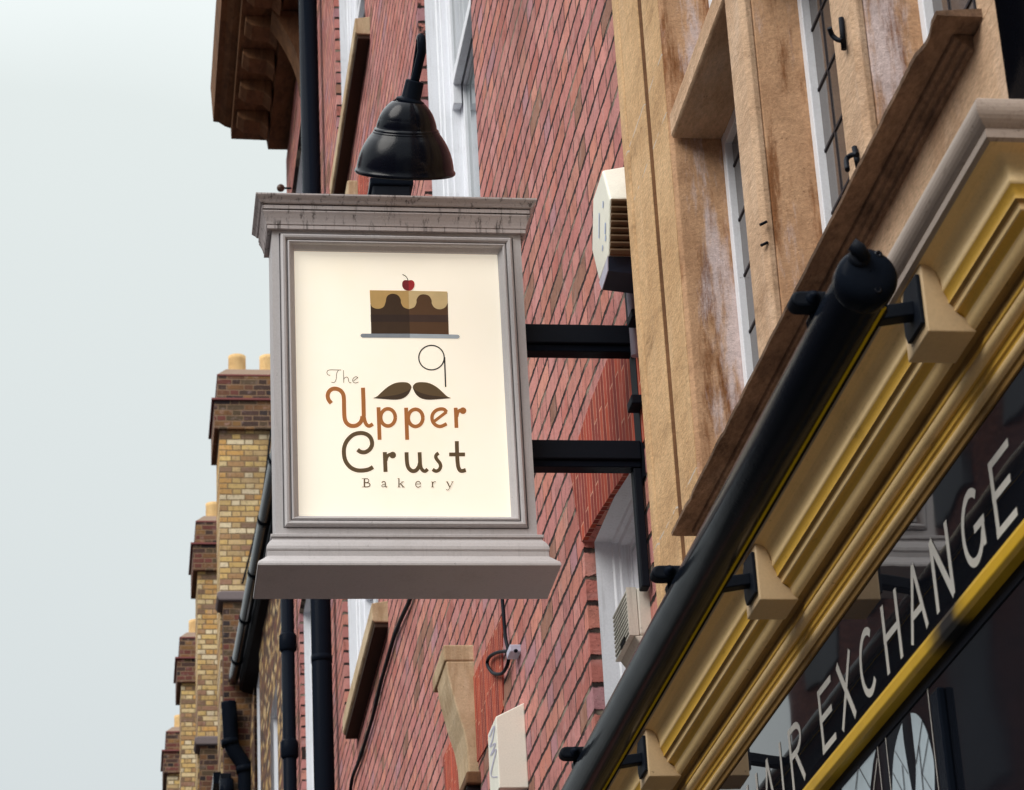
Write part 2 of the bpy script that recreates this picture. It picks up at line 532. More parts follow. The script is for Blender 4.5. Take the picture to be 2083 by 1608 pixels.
# ------------------------------------------------------------------ red brick building
YB0, YB1, ZT = 5.30, 18.28, 10.3
rb = thing('brick_building', 'tall red brick building with white sash windows behind the hanging sign', 'building', (XB, 12, -1.6))
W1 = (5.87, 6.648, 1.0, 2.60)
WA = (8.20, 9.74, 3.9, 6.6)
WB = (11.95, 13.75, 7.56, 9.7)
WB2 = (12.2, 14.2, 4.36, 6.2)
WE1 = (16.1, 17.72, 4.0, 6.4)
WE2 = (16.1, 17.72, 7.3, 9.7)
HOLES = [W1, WA, WB, WB2, WE1, WE2]
ys = sorted({YB0, YB1, *[h[0] for h in HOLES], *[h[1] for h in HOLES]})
zs = sorted({-1.6, ZT, *[h[2] for h in HOLES], *[h[3] for h in HOLES]})
wm = MB()
for i in range(len(ys) - 1):
    for j in range(len(zs) - 1):
        yc, zc = (ys[i] + ys[i + 1]) / 2, (zs[j] + zs[j + 1]) / 2
        if any(h[0] < yc < h[1] and h[2] < zc < h[3] for h in HOLES):
            continue
        wm.poly([(XB, ys[i], zs[j]), (XB, ys[i + 1], zs[j]), (XB, ys[i + 1], zs[j + 1]), (XB, ys[i], zs[j + 1])])
D = 0.03
for y0, y1, z0, z1 in HOLES:   # brick reveals
    wm.poly([(XB, y1, z0), (XB + D, y1, z0), (XB + D, y1, z1), (XB, y1, z1)])
    wm.poly([(XB, y0, z0), (XB + D, y0, z0), (XB + D, y0, z1), (XB, y0, z1)])
    wm.poly([(XB, y0, z1), (XB + D, y0, z1), (XB + D, y1, z1), (XB, y1, z1)])
    wm.poly([(XB, y0, z0), (XB + D, y0, z0), (XB + D, y1, z0), (XB, y1, z0)])
wm.poly([(XB, YB1, -1.6), (7, YB1, -1.6), (7, YB1, ZT), (XB, YB1, ZT)])
wm.poly([(XB, YB0, ZT), (7, YB0, ZT), (7, YB1, ZT), (XB, YB1, ZT)])
wm.poly([(7, YB0, -1.6), (7, YB1, -1.6), (7, YB1, ZT), (7, YB0, ZT)])
wm.poly([(XB, YB0, -1.6), (7, YB0, -1.6), (7, YB0, ZT), (XB, YB0, ZT)])
wm.build('wall', 'brick', rb)


def sash_window(o, parent, rail=None, name='window'):
    """white box-frame window lining a deep opening: stepped jambs, head, two sashes"""
    y0, y1, z0, z1 = o
    steps = [(XB + 0.03, 0.000), (XB + 0.075, 0.000), (XB + 0.080, 0.006), (XB + 0.092, 0.006), (XB + 0.096, 0.016), (XB + 0.120, 0.016),
             (XB + 0.122, 0.030), (XB + 0.16, 0.030), (XB + 0.162, 0.05), (XB + 0.24, 0.05)]
    loops = [[(x, y0 + d, z0), (x, y1 - d, z0), (x, y1 - d, z1 - d), (x, y0 + d, z1 - d)] for x, d in steps]
    m = MB().rings(loops)
    fr = m.build(name, 'white_paint', parent, bevel=0.0)
    xs = XB + 0.124
    zr = rail if rail else (z0 + z1) / 2
    s = MB()
    w = 0.055

    def sash(x0, x1, za, zb, horn):
        s.box(x0, x1, y1 - 0.030 - w, y1 - 0.031, za - horn, zb)
        s.box(x0, x1, y0 + 0.031, y0 + 0.030 + w, za - horn, zb)
        s.box(x0 + 0.001, x1 - 0.001, y0 + 0.03 + w, y1 - 0.03 - w, za, za + 0.05)
        s.box(x0 + 0.001, x1 - 0.001, y0 + 0.03 + w, y1 - 0.03 - w, zb - 0.05, zb)
    sash(xs, xs + 0.036, zr, z1 - 0.04, 0.09)
    sash(xs + 0.042, xs + 0.075, z0 + 0.02, zr + 0.05, 0)
    s.build('sash', 'white_paint', fr, bevel=0.003)
    q = MB()
    q.box(xs + 0.012, xs + 0.016, y0 + 0.085, y1 - 0.085, zr + 0.05, z1 - 0.09)
    q.box(xs + 0.056, xs + 0.060, y0 + 0.085, y1 - 0.085, z0 + 0.07, zr)
    q.build('pane', 'glass_sky', fr)
    return fr


sash_window(W1, rb, 1.7)
zra = U(906, 243, 0, 1.345).z
sash_window(WA, rb, zra)
sash_window(WB, rb)
sash_window(WB2, rb)
sash_window(WE1, rb)
sash_window(WE2, rb)


def stone_sill(o, parent, extra=0.12, proud=0.085, th=0.105, yspan=None):
    y0, y1, z0, z1 = o
    a, b = (yspan if yspan else (y0 - extra, y1 + extra))
    pr = [(XB - proud, z0 - th + 0.012), (XB - proud, z0 - 0.012), (XB, z0), (XB + 0.1, z0), (XB + 0.1, z0 - th), (XB - 0.004, z0 - th), (XB - proud + 0.01, z0 - th + 0.002)]
    sl0 = MB().prism_y(pr, a, b).build('sill', 'stone_far', parent, bevel=0.004)
    MB().box(XB - proud + 0.012, XB + 0.02, a + 0.01, b - 0.01, z0 - th - 0.022, z0 - th - 0.001).build('slate_bed', 'slate_brown', sl0, bevel=0.003)  # dark strip added to stand for the shaded sill underside
    return sl0


PR = 0.075
ya, yb = U(722, 40, 0, XB - PR).y, U(670, 348, 0, XB - PR).y
za = U(722, 40, 0, XB - PR).z
WBs = (WB[0], WB[1], za + 0.02, WB[3])
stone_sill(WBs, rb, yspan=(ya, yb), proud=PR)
ya, yb = U(757, 1268, 0, XB - PR).y, U(697, 1486, 0, XB - PR).y
za2 = U(757, 1268, 0, XB - PR).z
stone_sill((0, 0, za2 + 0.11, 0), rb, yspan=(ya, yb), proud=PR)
p = U(706, 372, 0, XB - 0.05)
MB().hexa([U(690, 388, 0, XB - 0.05), U(700, 366, 0, XB - 0.05), U(690, 410, 0, XB - 0.05)],
          [V((XB + 0.02, q.y - 0.12, q.z)) for q in (U(690, 388, 0, XB - 0.05), U(700, 366, 0, XB - 0.05), U(690, 410, 0, XB - 0.05))])
q0 = U(706, 366, 0, XB - 0.055)
MB().box(XB - 0.055, XB + 0.05, q0.y, q0.y + 0.6, q0.z - 0.16, q0.z).build('sill', 'stone_far', rb, bevel=0.01)

# rubbed brick flat arches, a few mm proud of the wall
XA = XB - 0.004


def panel_on_wall(pts, name, mat):
    a = [U(x, y, 0, XA) for x, y in pts]
    return MB().hexa(a, [V((XB + 0.01, p.y, p.z)) for p in a]).build(name, mat, rb)


panel_on_wall([(1241, 716), (1200, 819), (1158, 948), (1168, 1015), (1183, 1103), (1215, 1048), (1262, 975), (1330, 862), (1330, 560)], 'flat_arch', 'gauged')
panel_on_wall([(1020, 1253), (992, 1312), (962, 1380), (968, 1555), (1000, 1500), (1023, 1443)], 'flat_arch', 'gauged')
panel_on_wall([(922, 1497), (901, 1542), (907, 1640), (950, 1640), (945, 1600), (935, 1540)], 'flat_arch', 'gauged')
panel_on_wall([(730, 352), (727, 420), (748, 420), (748, 352)], 'brick_quoin', 'gauged')

# stone console bracket of the shop below
YC = U(962, 1310, 0, XB).y
zc = lambda x, y: U(640 + x / 3.941, 1200 + y / 3.941, 1, YC)
cap = [zc(1035, 437), zc(1262, 437), zc(1267, 572), zc(1250, 572), zc(1040, 560)]
DY = 0.36
shift = lambda ps, d: [p + V((0, d, 0)) for p in ps]


def console(pts, name, mat, d, bevel=0.004):
    # outline in the XZ plane; its wall side is pushed into the wall
    return MB().hexa(pts, shift(pts, d)).build(name, mat, rb, bevel=bevel)


cons = console([zc(1052, 571), zc(1066, 680), zc(1095, 800), zc(1142, 970), zc(1195, 1130), zc(1222, 1270), zc(1233, 1400), zc(1236, 1482),
                zc(1330, 1482), zc(1330, 571)], 'console', 'stone_brown', 0.28, 0.006)
MB().hexa([zc(1030, 440), zc(1330, 440), zc(1330, 570), zc(1040, 570)], shift([zc(1030, 440), zc(1330, 440), zc(1330, 570), zc(1040, 570)], DY)) \
    .build('cap', 'stone_far', cons, bevel=0.006)
cons.data.materials[0] = M['stone_far']
base = [zc(1205, 1486), zc(1420, 1486), zc(1420, 1590), zc(1200, 1585)]
MB().hexa(shift(base, -0.05), shift(base, 0.5)).build('ledge', 'stone_brown', rb, bevel=0.006)
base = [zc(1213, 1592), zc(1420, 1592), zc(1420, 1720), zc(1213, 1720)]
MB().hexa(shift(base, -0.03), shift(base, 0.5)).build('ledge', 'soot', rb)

# eaves cornice of the brick building
YE = 18.2
ze = lambda x, y: U(420 + x / 4.02, y / 4.02, 1, YE)
pe = [ze(*p) for p in ((55, 997), (100, 1003), (150, 1036), (198, 1052), (202, 1138), (490, 1150), (503, 1224), (700, 1228))]
prof = [(p.x, p.z) for p in pe]
zt = prof[0][1] + 0.30
prof = [(prof[0][0] - 0.02, zt)] + prof + [(1.6, prof[-1][1]), (1.6, zt)]
ec = MB().prism_y(prof, 5.4, YE).build('eaves_cornice', 'stone_brown', rb)
zs_ = (prof[5][1] + prof[6][1]) / 2
x0m, x1m = prof[5][0] + 0.03, prof[6][0] - 0.01
k = 0
while True:
    y1 = YE - 0.25 - k * 0.44
    if y1 < 13:
        break
    MB().prism_y([(x0m, zs_), (x0m, zs_ - 0.05), (x0m + 0.05, zs_ - 0.085), (x1m - 0.06, zs_ - 0.10), (x1m, zs_ - 0.16), (x1m, zs_)], y1 - 0.2, y1).build('modillion', 'stone_brown', ec, bevel=0.008)
    k += 1
# carved scroll under the eaves beside the downpipe
sc = []
for t in range(9):
    a = t / 8
    sc.append((XB - 0.02 - 0.20 * (1 - a) ** 1.8, prof[7][1] - 0.02 - 0.55 * a))
MB().prism_y(sc + [(XB + 0.02, sc[-1][1]), (XB + 0.02, sc[0][1])], 16.2, 16.45).build('scroll_bracket', 'stone_brown', rb)

# ------------------------------------------------------------------ downpipes and small things on the brick wall
def downpipe(name, px_pts, ax, val, r, label, group=None, collars=(), mat='black_satin'):
    pts = [U(x, y, ax, val) for x, y in px_pts]
    if len(pts) == 2:
        yy = (pts[0].y + pts[1].y) / 2 if ax == 0 else val
        xx = val if ax == 0 else (pts[0].x + pts[1].x) / 2
        pts = [V((xx, yy, pts[0].z)), V((xx, yy, pts[1].z))]
    t = thing(name, label, 'drainpipe', (pts[-1].x, pts[-1].y, pts[-1].z), group)
    MB().tube(pts, r, 20).build('pipe', mat, t)
    for z in collars:
        MB().tube([V((pts[0].x, pts[0].y, z - 0.05)), V((pts[0].x, pts[0].y, z - 0.045)), V((pts[0].x, pts[0].y, z + 0.045)), V((pts[0].x, pts[0].y, z + 0.05))],
                  [r * 1.05, r * 1.3, r * 1.3, r * 1.05], 20).build('collar', mat, t)
    return t


xd = XB - 0.085
yd = U(652, 1230, 0, xd).y
d1 = thing('downpipe', 'thick black downpipe running the full height behind the sign', 'drainpipe', (xd, yd, -1.6))
MB().tube([(xd, yd, -1.6), (xd, yd, 10.2)], 0.059, 24).build('pipe', 'black_satin', d1)
for z in (2.2, 5.02, 7.4):
    MB().tube([(xd, yd, z - .02), (xd, yd, z + .02)], 0.0615, 24).build('collar', 'black_satin', d1)
xd2 = XB - 0.07
yd2 = U(587, 1400, 0, xd2).y
d2 = thing('downpipe', 'slim black downpipe with collars below the left end of the sign', 'drainpipe', (xd2, yd2, -1.6))
MB().tube([(xd2, yd2, -1.6), (xd2, yd2, 8.3)], 0.047, 20).build('pipe', 'black_satin', d2)
for py in (1300, 1535):
    z = U(587, py, 0, xd2).z
    MB().tube([(xd2, yd2, z - .07), (xd2, yd2, z - .05), (xd2, yd2, z + .05), (xd2, yd2, z + .07)], [0.048, 0.062, 0.062, 0.048], 20).build('collar', 'black_satin', d2)
bb = thing('ball_finial', 'small brown ball on a wire at the far edge of the brick wall', 'finial', U(583, 388, 0, XB))
pb = U(571, 383, 0, XB - 0.08)
MB().lathe(pb - V((0, 0, 0.03)), (0, 0, 1), [(0.03 + 0.03 * math.sin(a), 0.03 * math.cos(a)) for a in [(-90 + 18 * i) * math.pi / 180 for i in range(11)]], 20).build('ball', 'bronze', bb)
MB().tube([pb, V((XB + 0.05, pb.y, pb.z))], 0.008, 8).build('rod', 'black_matt', bb)

cab = cr([tuple(U(640 + x / 3.941, 1200 + y / 3.941, 0, XB - 0.014)) for x, y in
          ((810, -60), (765, 80), (700, 220), (640, 370), (585, 560), (530, 750), (470, 1000), (420, 1170), (360, 1360), (300, 1520), (280, 1700))], 5)
tag(MB().tube(cab, 0.0095, 10).build('cable', 'black_matt', loc=cab[-1]), 'thick dark cable sagging across the brick wall below the sign', 'cable')
cab = cr([tuple(U(640 + x / 3.941, 1200 + y / 3.941, 0, XB - 0.016)) for x, y in
          ((1495, -100), (1505, 80), (1515, 200), (1530, 380), (1550, 480), (1552, 580), (1505, 668), (1430, 668), (1385, 600), (1402, 540), (1460, 505), (1530, 494), (1615, 490))], 6)
lc = thing('cable', 'thin black cable with a loop and white clip under the sign', 'cable', cab[-1])
MB().tube(cab, 0.0058, 10).build('cord', 'black_matt', lc)
pc = U(1046, 1325, 0, XB - 0.016)
MB().box(XB - 0.034, XB + 0.004, pc.y - 0.03, pc.y + 0.045, pc.z - 0.012, pc.z + 0.012).build('clip', 'lavender', lc, bevel=0.003)

# pale conduit with clips tucked beside the stone corner
xk = XB - 0.012
ck = thing('conduit', 'pale vertical conduit with two black clips beside the sandstone corner', 'conduit', (xk, 5.72, 1.2))
pk = U(1291, 700, 0, xk)
MB().tube([(xk, pk.y, 2.72), (xk, pk.y, 3.2)], 0.011, 10).build('pipe', 'lavender', ck)
for yy in (648, 822):
    q = U(1297, yy, 0, xk)
    MB().box(xk - 0.02, xk + 0.01, q.y - 0.03, q.y + 0.03, q.z - 0.012, q.z + 0.012).build('clip', 'black_matt', ck, bevel=0.003)

# ------------------------------------------------------------------ alarm boxes
XF = XB - 0.10
zh = lambda x, y, v=XF: U(1180 + x / 5.025, 310 + y / 5.025, 0, v)
al = thing('alarm_box', 'white six-sided alarm box with brown louvres beside the sandstone corner', 'alarm box', zh(195, 1320) + V((0.1, 0, 0)))
fr = [zh(225, 185), zh(132, 470), zh(122, 1010), zh(195, 1320), zh(288, 1060), zh(302, 480)]
cen = sum(fr, V()) / 6
bk = [V((XB, cen.y + (p.y - cen.y) * 1.0, cen.z + (p.z - cen.z) * 1.0)) for p in fr]
bk[0].z += 0.022
bk[5].z += 0.010
MB().hexa(fr, bk).build('cover', 'box_white', al, bevel=0.005)
# louvre slats on the side facing down the street
a, b = fr[5], fr[4]
lv = MB()
for i in range(8):
    t0, t1 = i / 8 + 0.01, i / 8 + 0.095
    z0, z1 = a.z + (b.z - a.z) * t0, a.z + (b.z - a.z) * t1
    y_ = a.y + (b.y - a.y) * t0
    lv.hexa([(XF + 0.002, y_ - 0.002, z0), (XF + 0.002, y_ - 0.016, z1 + 0.004), (XF + 0.002, y_ - 0.016, z1), (XF + 0.002, y_ - 0.002, z1 - 0.004)],
            [(XB, y_ - 0.002, z0), (XB, y_ - 0.016, z1 + 0.004), (XB, y_ - 0.016, z1), (XB, y_ - 0.002, z1 - 0.004)])
lv.build('louvre', 'louver', al)
MB().hexa([(XF + 0.003, a.y - 0.001, a.z - 0.004), (XF + 0.003, b.y - 0.001, b.z), (XF + 0.003, b.y - 0.003, b.z), (XF + 0.003, a.y - 0.003, a.z - 0.004)],
          [(XB, a.y - 0.001, a.z - 0.004), (XB, b.y - 0.001, b.z), (XB, b.y - 0.003, b.z), (XB, a.y - 0.003, a.z - 0.004)]).build('louvre_back', 'stone_brown', al)
nb = [zh(288, 1066), zh(203, 1330), zh(230, 1408), zh(290, 1212)]
MB().hexa(nb, [V((XB, p.y, p.z - (0.012 if i in (2, 3) else 0))) for i, p in enumerate(nb)]).build('base', 'navy', al)
e1 = [p + V((-0.002, 0, 0)) for p in nb]
MB().hexa(e1, nb).build('base_edge', 'lavender', al)
for (x, y, w, hh) in ((252, 720, 10, 120), (255, 850, 10, 60), (230, 500, 9, 70), (190, 620, 8, 260), (225, 950, 8, 60)):
    pm = MB().add([zh(x, y, XF - 0.0012), zh(x + w, y, XF - 0.0012), zh(x + w - 3, y + hh, XF - 0.0012), zh(x - 3, y + hh, XF - 0.0012)], [(0, 1, 2, 3)])
    pm.build('faded_print', 'blue', al)

XF2 = XB - 0.09
z5 = lambda x, y, v: U(640 + x / 3.941, 1200 + y / 3.941, 0, v)
a2 = thing('alarm_box', 'plain white wall box with sloping top right of the stone console', 'alarm box', z5(1480, 1600, XF2) + V((0.09, 0, -0.1)))
n1, n2, n3, n4, n5 = z5(1452, 1018, XF2), z5(1388, 1160, XF2), z5(1407, 1640, XF2), z5(1480, 1590, XF2), z5(1420, 1700, XF2)
Y_ = n1.y
fr = [n1, n2, n3, n5, n4]
bk = [V((XB, p.y, p.z)) for p in fr]
bk[0].z += 0.045
MB().hexa(fr, bk).build('cover', 'box_white', a2, bevel=0.003)
pm = MB()
pm.ribbon(cr([(1402, 1180), (1440, 1090), (1425, 1200), (1405, 1260), (1450, 1230), (1410, 1330), (1455, 1280), (1412, 1480), (1465, 1500)], 4), 9, lambda x, y: z5(x, y, XF2 - 0.0012))
pm.build('faded_print', 'lavender', a2)

# vent unit in the near window
XV = 1.165
zv = lambda x, y, v=XV: U(1160 + x / 3.35, 900 + y / 3.35, 0, v)
vn = thing('extractor_vent', 'aged beige slatted vent unit in the white window by the awning', 'vent', zv(395, 1330))
t1, t2, b1, b2 = zv(378, 988), zv(283, 1160), zv(398, 1320), zv(303, 1405)
k1, k2 = zv(425, 1345), zv(345, 1478)
body = [V((XV, t1.y, t1.z)), V((XV, t2.y, t1.z - 0.005)), V((XV, t2.y, b1.z)), V((XV, b1.y, b1.z))]
y_n, y_f, z_t, z_b = t1.y, t2.y, t1.z, b1.z
MB().prism_x([(y_n, z_t), (y_f, z_t), (y_f, z_b), (y_n, z_b)], XV + 0.024, XV + 0.22).build('casing', 'box_beige', vn, bevel=0.006)
MB().box(XV + 0.0125, XV + 0.0238, y_n + 0.008, y_f - 0.004, z_b + 0.0051, z_t - 0.001).build('inner_casing', 'box_beige', vn)
MB().box(XV + 0.001, XV + 0.0238, y_n, y_n + 0.0075, z_b, z_t).build('vent_frame', 'box_beige', vn)
MB().box(XV + 0.001, XV + 0.0238, y_n + 0.008, y_f, z_b, z_b + 0.005).build('vent_frame', 'box_beige', vn)
MB().box(XV + 0.0030, XV + 0.0124, y_n + 0.008, y_f - 0.004, z_b + 0.0051, z_t - 0.004).build('vent_recess', 'soot', vn)  # dark sheet stands for the shade between the slats
sl = MB()
ns = 10
for i in range(ns):
    z1 = z_t - 0.006 - i * (z_t - z_b - 0.012) / ns
    sl.box(XV + 0.0005, XV + 0.0029, y_n + 0.008, y_f - 0.002, z1 - 0.0048, z1)
sl.build('slat', 'box_beige', vn)
MB().prism_y([(XV + 0.012, z_b), (XV + 0.05, z_b - 0.055), (XV + 0.22, z_b - 0.055), (XV + 0.22, z_b)], y_n, y_f).build('lower_hood', 'box_beige', vn, bevel=0.004)
MB().box(XV - 0.001, XV + 0.0005, y_n + 0.05, y_n + 0.11, z_b + 0.002, z_b + 0.014).build('switch', 'soot', vn)

# ------------------------------------------------------------------ hanging sign
SX0, SX1, SY0, SY1 = 0.3455, 0.9460, 5.735, 5.866
sg = thing('hanging_sign', 'grey framed bakery sign with a backlit cream panel and moulded cornice', 'sign', ((SX0 + SX1) / 2, (SY0 + SY1) / 2, 2.16))


def tz(za, p):
    return za * (SY0 - p) / 5.75


def rect(p, z):
    return [(SX0 - p, SY0 - p, z), (SX1 + p, SY0 - p, z), (SX1 + p, SY1 + p, z), (SX0 - p, SY1 + p, z)]


corn = [(0.0, 3.049), (0.009, 3.0505), (0.0115, 3.053), (0.0115, 3.061), (0.0095, 3.0625), (0.0125, 3.065), (0.0135, 3.071), (0.016, 3.081), (0.0195, 3.092), (0.0225, 3.100), (0.0225, 3.1030), (0.013, 3.1035), (0.013, 3.1068),
        (0.0235, 3.1072), (0.0235, 3.1165), (0.014, 3.1170), (0.014, 3.1198), (0.0250, 3.1205), (0.0275, 3.124), (0.031, 3.132), (0.037, 3.142), (0.039, 3.146), (0.039, 3.150)]
MB().rings([rect(p, tz(z, p)) for p, z in corn], True, True).build('cornice', 'sign_cornice', sg)
bs = [(0.0, 2.267), (0.013, 2.2665), (0.013, 2.260), (0.009, 2.258), (0.010, 2.253), (0.017, 2.247), (0.0225, 2.238), (0.0235, 2.231), (0.022, 2.2265), (0.0205, 2.2255),
      (0.0215, 2.225), (0.0215, 2.213), (0.034, 2.205), (0.042, 2.201), (0.0445, 2.196), (0.0445, 2.191), (0.0425, 2.189)]
MB().rings([rect(p, tz(z, p)) for p, z in bs], True, True).build('base_ledge', 'sign_paint', sg, bevel=0.0012)
zb0, zb1 = tz(2.267, 0), tz(3.049, 0)
PX_0, PX_1, PZ_0, PZ_1 = 0.399, 0.8905, 2.311, 2.9955
MB().rings([[(SX0, y, zb0), (SX1, y, zb0), (SX1, y, zb1), (SX0, y, zb1)] for y in (SY0 + 0.0005, SY1)], False, True).build('side_panel', 'sign_paint', sg)
mq = [(None, 0), (0.0365, 0.0), (0.0360, 0.009), (0.0340, 0.009), (0.0335, 0.0), (0.0318, -0.007), (0.028, -0.010), (0.023, -0.009), (0.0195, -0.004), (0.0188, 0.004), (0.0172, 0.004), (0.0165, -0.0045), (0.013, -0.006),
      (0.010, -0.003), (0.009, 0.004), (0.0015, 0.012), (0.0, 0.015)]
loops = []
for q, d in mq:
    if q is None:
        loops.append([(SX0, SY0, zb0), (SX1, SY0, zb0), (SX1, SY0, zb1), (SX0, SY0, zb1)])
    else:
        loops.append([(PX_0 - q, SY0 + d, PZ_0 - q), (PX_1 + q, SY0 + d, PZ_0 - q), (PX_1 + q, SY0 + d, PZ_1 + q), (PX_0 - q, SY0 + d, PZ_1 + q)])
loops.append([(PX_0, SY0 + 0.024, PZ_0), (PX_1, SY0 + 0.024, PZ_0), (PX_1, SY0 + 0.024, PZ_1), (PX_0, SY0 + 0.024, PZ_1)])
MB().rings(loops).build('frame', 'sign_paint', sg)
YP = SY0 + 0.021
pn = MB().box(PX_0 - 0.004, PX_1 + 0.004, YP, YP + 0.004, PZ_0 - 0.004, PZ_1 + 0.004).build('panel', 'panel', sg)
lay = [0]


def z8(x, y):
    return U(620 + x / 3.0925, 520 + y / 3.0925, 1, YP - 0.0004 - lay[0] * 0.00006)


def word(name, strokes, mat):
    m = MB()
    for pts, w in strokes:
        lay[0] += 1
        m.ribbon(pts, w, z8)
    lay[0] = 0
    return m.build(name, mat, pn)


def disc(m, cx, cy, r, ry=None):
    lay[0] += 1
    m.poly([z8(*q) for q in ell(cx, cy, r, ry or r, n=28)[:-1]])


word('lettering', [
    (cr([(160, 754), (146, 751), (139, 738), (144, 725), (160, 720), (190, 720), (229, 721)]), 3.6),
    (cr([(212, 722), (203, 735), (199, 755), (197, 778), (190, 794), (180, 800), (167, 797)]), 3.6),
    (cr([(243, 722), (244, 760), (245, 801)]), 3.6),
    (cr([(245, 780), (252, 769), (264, 765), (272, 771), (275, 785), (278, 796), (285, 801), (292, 799)]), 3.6),
    (cr([(306, 789), (320, 779), (335, 768)]), 3.6),
    (cr([(335, 768), (322, 763), (309, 769), (301, 782), (304, 795), (318, 802), (338, 796)]), 3.6)], 'ink_the')
word('lettering', [
    (cr([(167, 930), (150, 908), (144, 882), (152, 857), (172, 841), (198, 839), (224, 850), (241, 873), (246, 905), (247, 960), (250, 1020), (260, 1050), (280, 1068), (305, 1073), (332, 1066), (354, 1044), (363, 1012)], 8), 26),
    ([(366, 832), (369, 920), (371, 1010)], 26),
    (cr([(370, 1000), (376, 1036), (388, 1064), (406, 1073), (428, 1060)]), 23)], 'ink_orange')
for dx, dy in ((0, 0), (173.5, 3)):
    word('lettering', [([(463.5 + dx, 955 + dy), (470.5 + dx, 1160)], 24.5), (ell(523 + dx, 1019 + dy, 46, 54, n=40), 23)], 'ink_orange')
word('lettering', [([(806, 1050), (892, 984)], 19), (cr([(892, 986), (878, 970), (857, 966), (828, 974), (806, 996), (800, 1024), (808, 1051), (830, 1071), (858, 1075), (893, 1059)], 8), 22)], 'ink_orange')
m = word('lettering', [([(949, 958), (954, 1085)], 24), (cr([(956, 1015), (962, 990), (974, 975), (992, 972)]), 20)], 'ink_orange')
mm = MB()
disc(mm, 995, 977, 21)
lay[0] = 0
mm.build('letter_ball', 'ink_orange', pn)
word('lettering', [
    (cr([(332, 1222), (352, 1236), (382, 1237), (410, 1218), (423, 1188), (416, 1152), (392, 1127), (352, 1117), (306, 1128), (270, 1160), (250, 1200), (246, 1245), (256, 1292), (284, 1330), (322, 1350), (362, 1353), (402, 1346), (429, 1331)], 8), 26)], 'ink_brown')
word('lettering', [([(503, 1237), (508, 1362)], 25.5), (cr([(510, 1292), (517, 1268), (530, 1254), (550, 1250)]), 20)], 'ink_brown')
mm = MB()
disc(mm, 553, 1256, 21)
lay[0] = 0
mm.build('letter_ball', 'ink_brown', pn)
word('lettering', [(cr([(640, 1238), (642, 1290), (648, 1326), (662, 1348), (682, 1357), (702, 1350), (718, 1328), (724, 1305)], 8), 25), ([(722, 1238), (725, 1310)], 24.5),
                   (cr([(725, 1300), (730, 1332), (742, 1352), (758, 1357), (773, 1344)]), 22)], 'ink_brown')
word('lettering', [(cr([(842, 1244), (829, 1253), (824, 1270), (836, 1290), (850, 1308), (854, 1330), (843, 1350), (824, 1357), (804, 1346)], 8), 22)], 'ink_brown')
word('lettering', [(cr([(956, 1168), (958, 1240), (961, 1300), (968, 1338), (984, 1356), (1013, 1350)], 8), 25), ([(908, 1252), (1008, 1252)], 24)], 'ink_brown')
S = []
S += [([(375, 1404), (375, 1457)], 9), ([(358, 1404), (390, 1404)], 3), ([(358, 1456.5), (390, 1456.5)], 3), (cr([(378, 1404), (396, 1406), (402, 1416), (396, 1427), (378, 1429)]), 5),
      (cr([(378, 1429), (402, 1432), (410, 1443), (402, 1454), (378, 1456.5)]), 6)]
S += [(cr([(484, 1430), (492, 1423), (503, 1424), (507, 1434), (507, 1450), (512, 1457), (519, 1454)]), 6), (cr([(507, 1438), (490, 1442), (484, 1450), (489, 1456), (500, 1454), (507, 1447)]), 4)]
S += [([(592, 1402), (592, 1457)], 7), ([(584, 1457), (601, 1457)], 3), ([(583, 1403), (592, 1403)], 3), ([(594, 1441), (617, 1424)], 4), ([(608, 1424), (625, 1424)], 3), ([(602, 1436), (621, 1457)], 7), ([(611, 1457), (629, 1457)], 3)]
S += [([(699, 1438), (729, 1438)], 3.5), (cr([(728, 1438), (724, 1426), (712, 1421), (701, 1428), (697, 1440), (702, 1453), (714, 1458), (730, 1450)]), 5)]
S += [([(803, 1424), (803, 1457)], 7), ([(795, 1424), (803, 1424)], 3), ([(795, 1457), (813, 1457)], 3), (cr([(805, 1435), (812, 1425), (824, 1424)]), 5)]
S += [([(895, 1424), (912, 1457)], 7), (cr([(930, 1424), (915, 1455), (905, 1472), (896, 1476), (889, 1471)]), 4), ([(887, 1424), (903, 1424)], 3), ([(921, 1424), (937, 1424)], 3)]
word('lettering', S, 'ink_brown')


def flat(m, pts, l):
    lay[0] = l
    m.poly([z8(*q) for q in pts])
    lay[0] = 0


# cake emblem, one sheet per flat colour
cake = MB().build('cake_emblem', 'cake_l', pn)
xm = lambda y: 653 + (y - 222) * 8 / 270
emb = {'cake_l': ([(411, 230), (xm(230), 230), (xm(494), 494), (418, 494)], 1), 'cake_r': ([(xm(230), 230), (898, 234), (906, 497), (xm(494), 495)], 1),
       'band_l': ([(414, 372), (xm(372), 373), (xm(418), 418), (415, 417)], 3), 'band_r': ([(xm(372), 373), (901, 375), (903, 420), (xm(418), 418)], 3)}
low = cr([(412, 300), (425, 325), (460, 336), (494, 325), (508, 295), (514, 265), (530, 247), (555, 241), (585, 250), (603, 275), (606, 300), (622, 326), (655, 338)], 5)
low2 = cr([(655, 338), (688, 326), (702, 300), (704, 275), (722, 251), (750, 245), (780, 254), (797, 280), (800, 305), (818, 330), (850, 339), (882, 328), (899, 300)], 5)
emb['ice_l'] = ([(408, 219), (xm(222), 222)] + [(xm(q[1]) if i == 0 else q[0], q[1]) for i, q in enumerate(low[::-1])], 5)
emb['ice_r'] = ([(xm(222), 222)] + low2 + [(896, 227)], 5)
emb['plate_l'] = ([(362, 492), (xm(494), 493), (xm(520), 519), (362, 517), (353, 512), (350, 504), (353, 496)], 7)
emb['plate_r'] = ([(xm(494), 493), (962, 498), (971, 502), (975, 511), (971, 520), (962, 524), (xm(520), 519)], 7)
